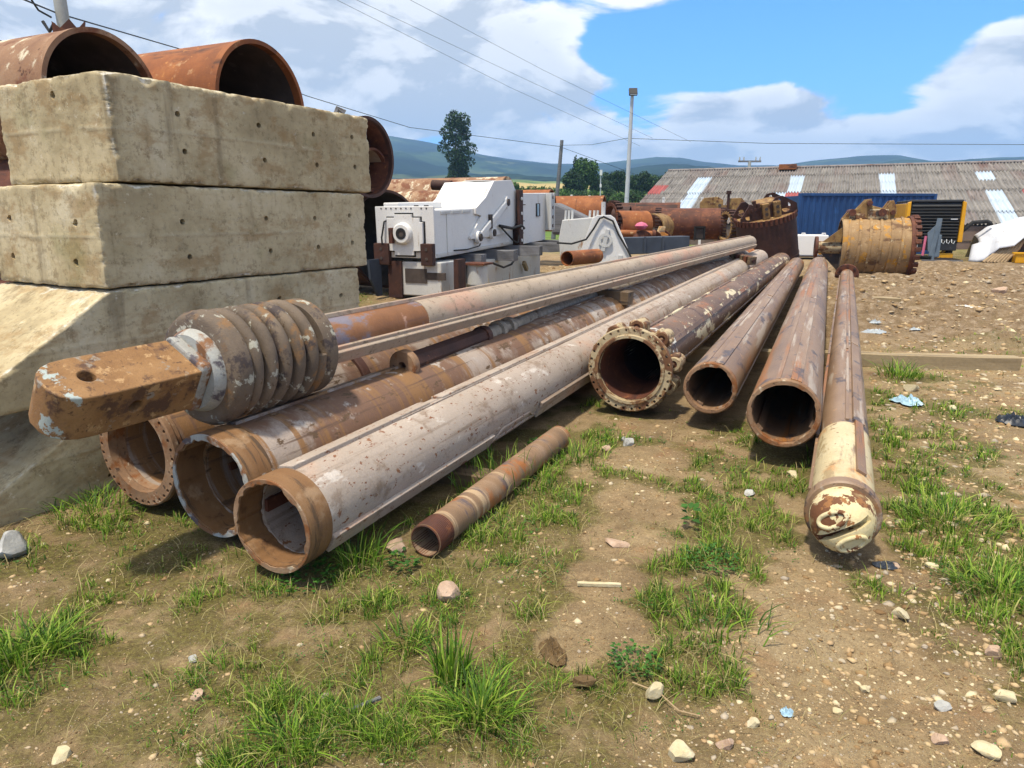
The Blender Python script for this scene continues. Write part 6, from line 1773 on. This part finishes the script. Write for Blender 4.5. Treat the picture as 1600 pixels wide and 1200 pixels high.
# clumps of blades
x, y, r, g = scatter(300000, 1.25, 24, R(50), 33)
vg = veg(x, y)
ok = clear(x, y, .72) & (g.uniform(0, 1, len(x)) < np.clip(vg - .06, 0, 1) ** 1.3 * .21 * (.10 + 1.3 * sstep(fbm(np.stack([x, y], 1) * 11, 2, 77), .38, .62)))
x, y, r, vg = x[ok], y[ok], r[ok], vg[ok]
rep = np.maximum(2, (g.uniform(3, 8, len(x)) * np.clip(vg, .4, 1.1)).astype(int))
idx = np.repeat(np.arange(len(x)), rep)
ch_ = (.013 + .042 * np.clip(vg, 0, 1.2) ** 1.3) * g.uniform(.6, 1.35, len(x))
n = len(idx)
az_ = g.uniform(0, 2 * PI, n); sp = .006 + .02 * ch_[idx] / .07
bx, by = x[idx] + np.cos(az_) * sp * g.uniform(0, 1, n), y[idx] + np.sin(az_) * sp * g.uniform(0, 1, n)
h = ch_[idx] * g.uniform(.5, 1.35, n); wd = np.clip(.0009 * r[idx] + .0009, .0018, .012) * g.uniform(.7, 1.4, n)
V1, Q1, T1 = blades(bx, by, h, wd, np.abs(g.normal(.5, .35, n)), az_, g)
print('blades', n)
tag(fast_mesh('grass', V1, Q1, T1, M['grass'], True), None, None, kind='stuff')


# dry blades lying about and low round leaved ground cover
x, y, r, g = scatter(60000, 1.25, 12, R(50), 45)
vg = veg(x, y)
ok = clear(x, y, .8) & (g.uniform(0, 1, len(x)) < .05 + .24 * np.clip(vg, 0, .8))
x, y, r = x[ok], y[ok], r[ok]; n = len(x)
V1, Q1, T1 = blades(x, y, g.uniform(.03, .11, n), np.clip(.0009 * r, .0014, .008), g.uniform(.7, 1.6, n), g.uniform(0, 2 * PI, n), g)
tag(fast_mesh('dry_grass', V1, Q1, T1, M['straw'], True), None, None, kind='stuff')
x, y, r, g = scatter(40000, 1.25, 9, R(50), 47)
vg = veg(x, y)
ok = clear(x, y, .8) & (g.uniform(0, 1, len(x)) < .30 * np.clip(vg, 0, 1) * sstep(fbm(np.stack([x, y], 1) * 3.7, 3, 91), .48, .62))
x, y, r = np.repeat(x[ok], 7), np.repeat(y[ok], 7), np.repeat(r[ok], 7); n = len(x)
x = x + g.normal(0, .012, n); y = y + g.normal(0, .012, n)
c = np.stack([x, y, gz(x, y) + g.uniform(.002, .022, n)], 1); a = g.uniform(0, 2 * PI, n); s = (np.clip(.0028 * r, .005, .013) * g.uniform(.6, 1.3, n))[:, None]
d = np.stack([np.cos(a), np.sin(a), g.uniform(-.1, .5, n)], 1) * s; e = np.stack([-np.sin(a), np.cos(a), g.uniform(-.3, .3, n)], 1) * s
v = np.stack([c, c + d * .5 + e * .5, c + d, c + d * .5 - e * .5], 1).reshape(-1, 3)
tag(fast_mesh('ground_cover', v, np.arange(4 * n).reshape(-1, 4), None, M['weed'], False), None, None, kind='stuff')


def tuft(label, p, n, hh, spread, seed, mt='grass', cat='grass tuft', wide=.006, leanm=.75):
    g = np.random.default_rng(seed)
    a = g.uniform(0, 2 * PI, n); q = spread * g.uniform(0, 1, n) ** .7
    x, y = p[0] + np.cos(a) * q, p[1] + np.sin(a) * q
    V_, Q_, T_ = blades(x, y, hh * g.uniform(.45, 1.15, n), wide * g.uniform(.6, 1.2, n), np.abs(g.normal(leanm, .35, n)), a + g.normal(0, .7, n), g)
    o = fast_mesh('grass_tuft', V_ - np.array([p[0], p[1], 0]), Q_, T_, M[mt], True)
    o.location = (p[0], p[1], 0)
    return tag(o, label, cat)


tuft('largest grass tuft, at the bottom centre of the foreground', (-0.109, 2.018, 0.000), 230, .16, .11, 1)
tuft('grass tuft with one tall broad blade behind the largest tuft', (-0.216, 2.217, 0.000), 110, .20, .06, 2, wide=.008, leanm=.4)
tuft('bright grass tuft at the left edge', (-1.834, 2.329, 0.000), 240, .17, .15, 3)
tuft('smaller grass tuft right of the one at the left edge', (-1.761, 2.410, 0.000), 140, .12, .07, 4)
tuft('grass tuft at the bottom edge left of the largest tuft', (-0.690, 1.901, 0.000), 130, .12, .12, 5)
tuft('grass tuft below the chalk pale pipe collar', (-0.728, 3.079, 0.000), 110, .20, .12, 6)
tuft('tall thin grass beside the pale pipe above the short pipe', (-0.078, 4.061, 0.000), 160, .26, .3, 7, wide=.006, leanm=.5)
tuft('grass tuft at the top end of the short pipe', (0.452, 4.526, 0.000), 120, .18, .2, 8)
tuft('grass strip tuft between the wide pipe and the left path', (0.800, 2.518, 0.000), 140, .11, .22, 9)
tuft('lush grass tuft right of the cream head', (2.319, 3.509, 0.000), 420, .15, .24, 10)
tuft('grass tuft at the right edge below the lush one', (2.111, 2.787, 0.000), 300, .14, .18, 11)
tuft('grass tuft growing round the pale timber', (3.916, 6.998, 0.000), 180, .22, .2, 12, wide=.009)
tuft('tall weeds in front of the lower white frame', (0.223, 12.500, 0.710), 130, .55, .7, 13, 'straw', wide=.018, leanm=.35)
tuft('tall green weeds between the block stack and the white frame', (-1.810, 9.500, 0.628), 200, .42, .5, 14, wide=.014, leanm=.45)
tuft('small grass tuft at the foot of the lowest block', (-2.313, 3.677, 0.000), 260, .14, .25, 15)
tuft('grass tuft in the middle of the foreground moss', (-0.397, 2.452, 0.000), 90, .10, .12, 16)


def weed(label, p, n, s, spread, seed):
    g = np.random.default_rng(seed)
    a = g.uniform(0, 2 * PI, n); q = spread * np.sqrt(g.uniform(0, 1, n))
    c = np.stack([np.cos(a) * q, np.sin(a) * q, g.uniform(.2, 1.0, n) * s * 2], 1)
    c[:, 2] += gz(np.array([p[0]]), np.array([p[1]]))[0]
    d = np.stack([np.cos(a + g.normal(0, .8, n)), np.sin(a + g.normal(0, .8, n)), g.uniform(-.1, .5, n)], 1); d /= np.linalg.norm(d, axis=1)[:, None]
    sd_ = np.cross(d, [0, 0, 1.0]); sd_ /= np.linalg.norm(sd_, axis=1)[:, None]
    L_ = (s * g.uniform(.6, 1.2, n))[:, None]
    up_ = np.array([0, 0, 1.0]) * L_ * .12
    v = np.stack([c, c + d * L_ * .45 + sd_ * L_ * .34 + up_, c + d * L_, c + d * L_ * .45 - sd_ * L_ * .34 + up_], 1).reshape(-1, 3)
    o = fast_mesh('leafy_weed', v, np.arange(4 * n).reshape(-1, 4), None, M['weed'], False)
    o.location = (p[0], p[1], 0)
    return tag(o, label, 'weed')


weed('low leafy weed patch in the grass left of the cream head', (0.931, 3.066, 0.000), 260, .022, .13, 1)
weed('leafy weed under the rim of the pale pipe', (-0.917, 2.909, 0.000), 160, .026, .13, 2)
weed('single broad leaved weed on the edge of the dirt path', (0.933, 3.445, 0.000), 14, .06, .03, 3)
weed('leafy weed at the lower end of the grass strip', (0.445, 2.291, 0.000), 150, .022, .09, 4)
weed('broad leaved weed beside the tan boulder', (-0.514, 3.028, -0.000), 40, .035, .06, 5)
weed('leafy weed in the grass behind the short pipe', (0.254, 4.797, 0.000), 120, .03, .15, 6)
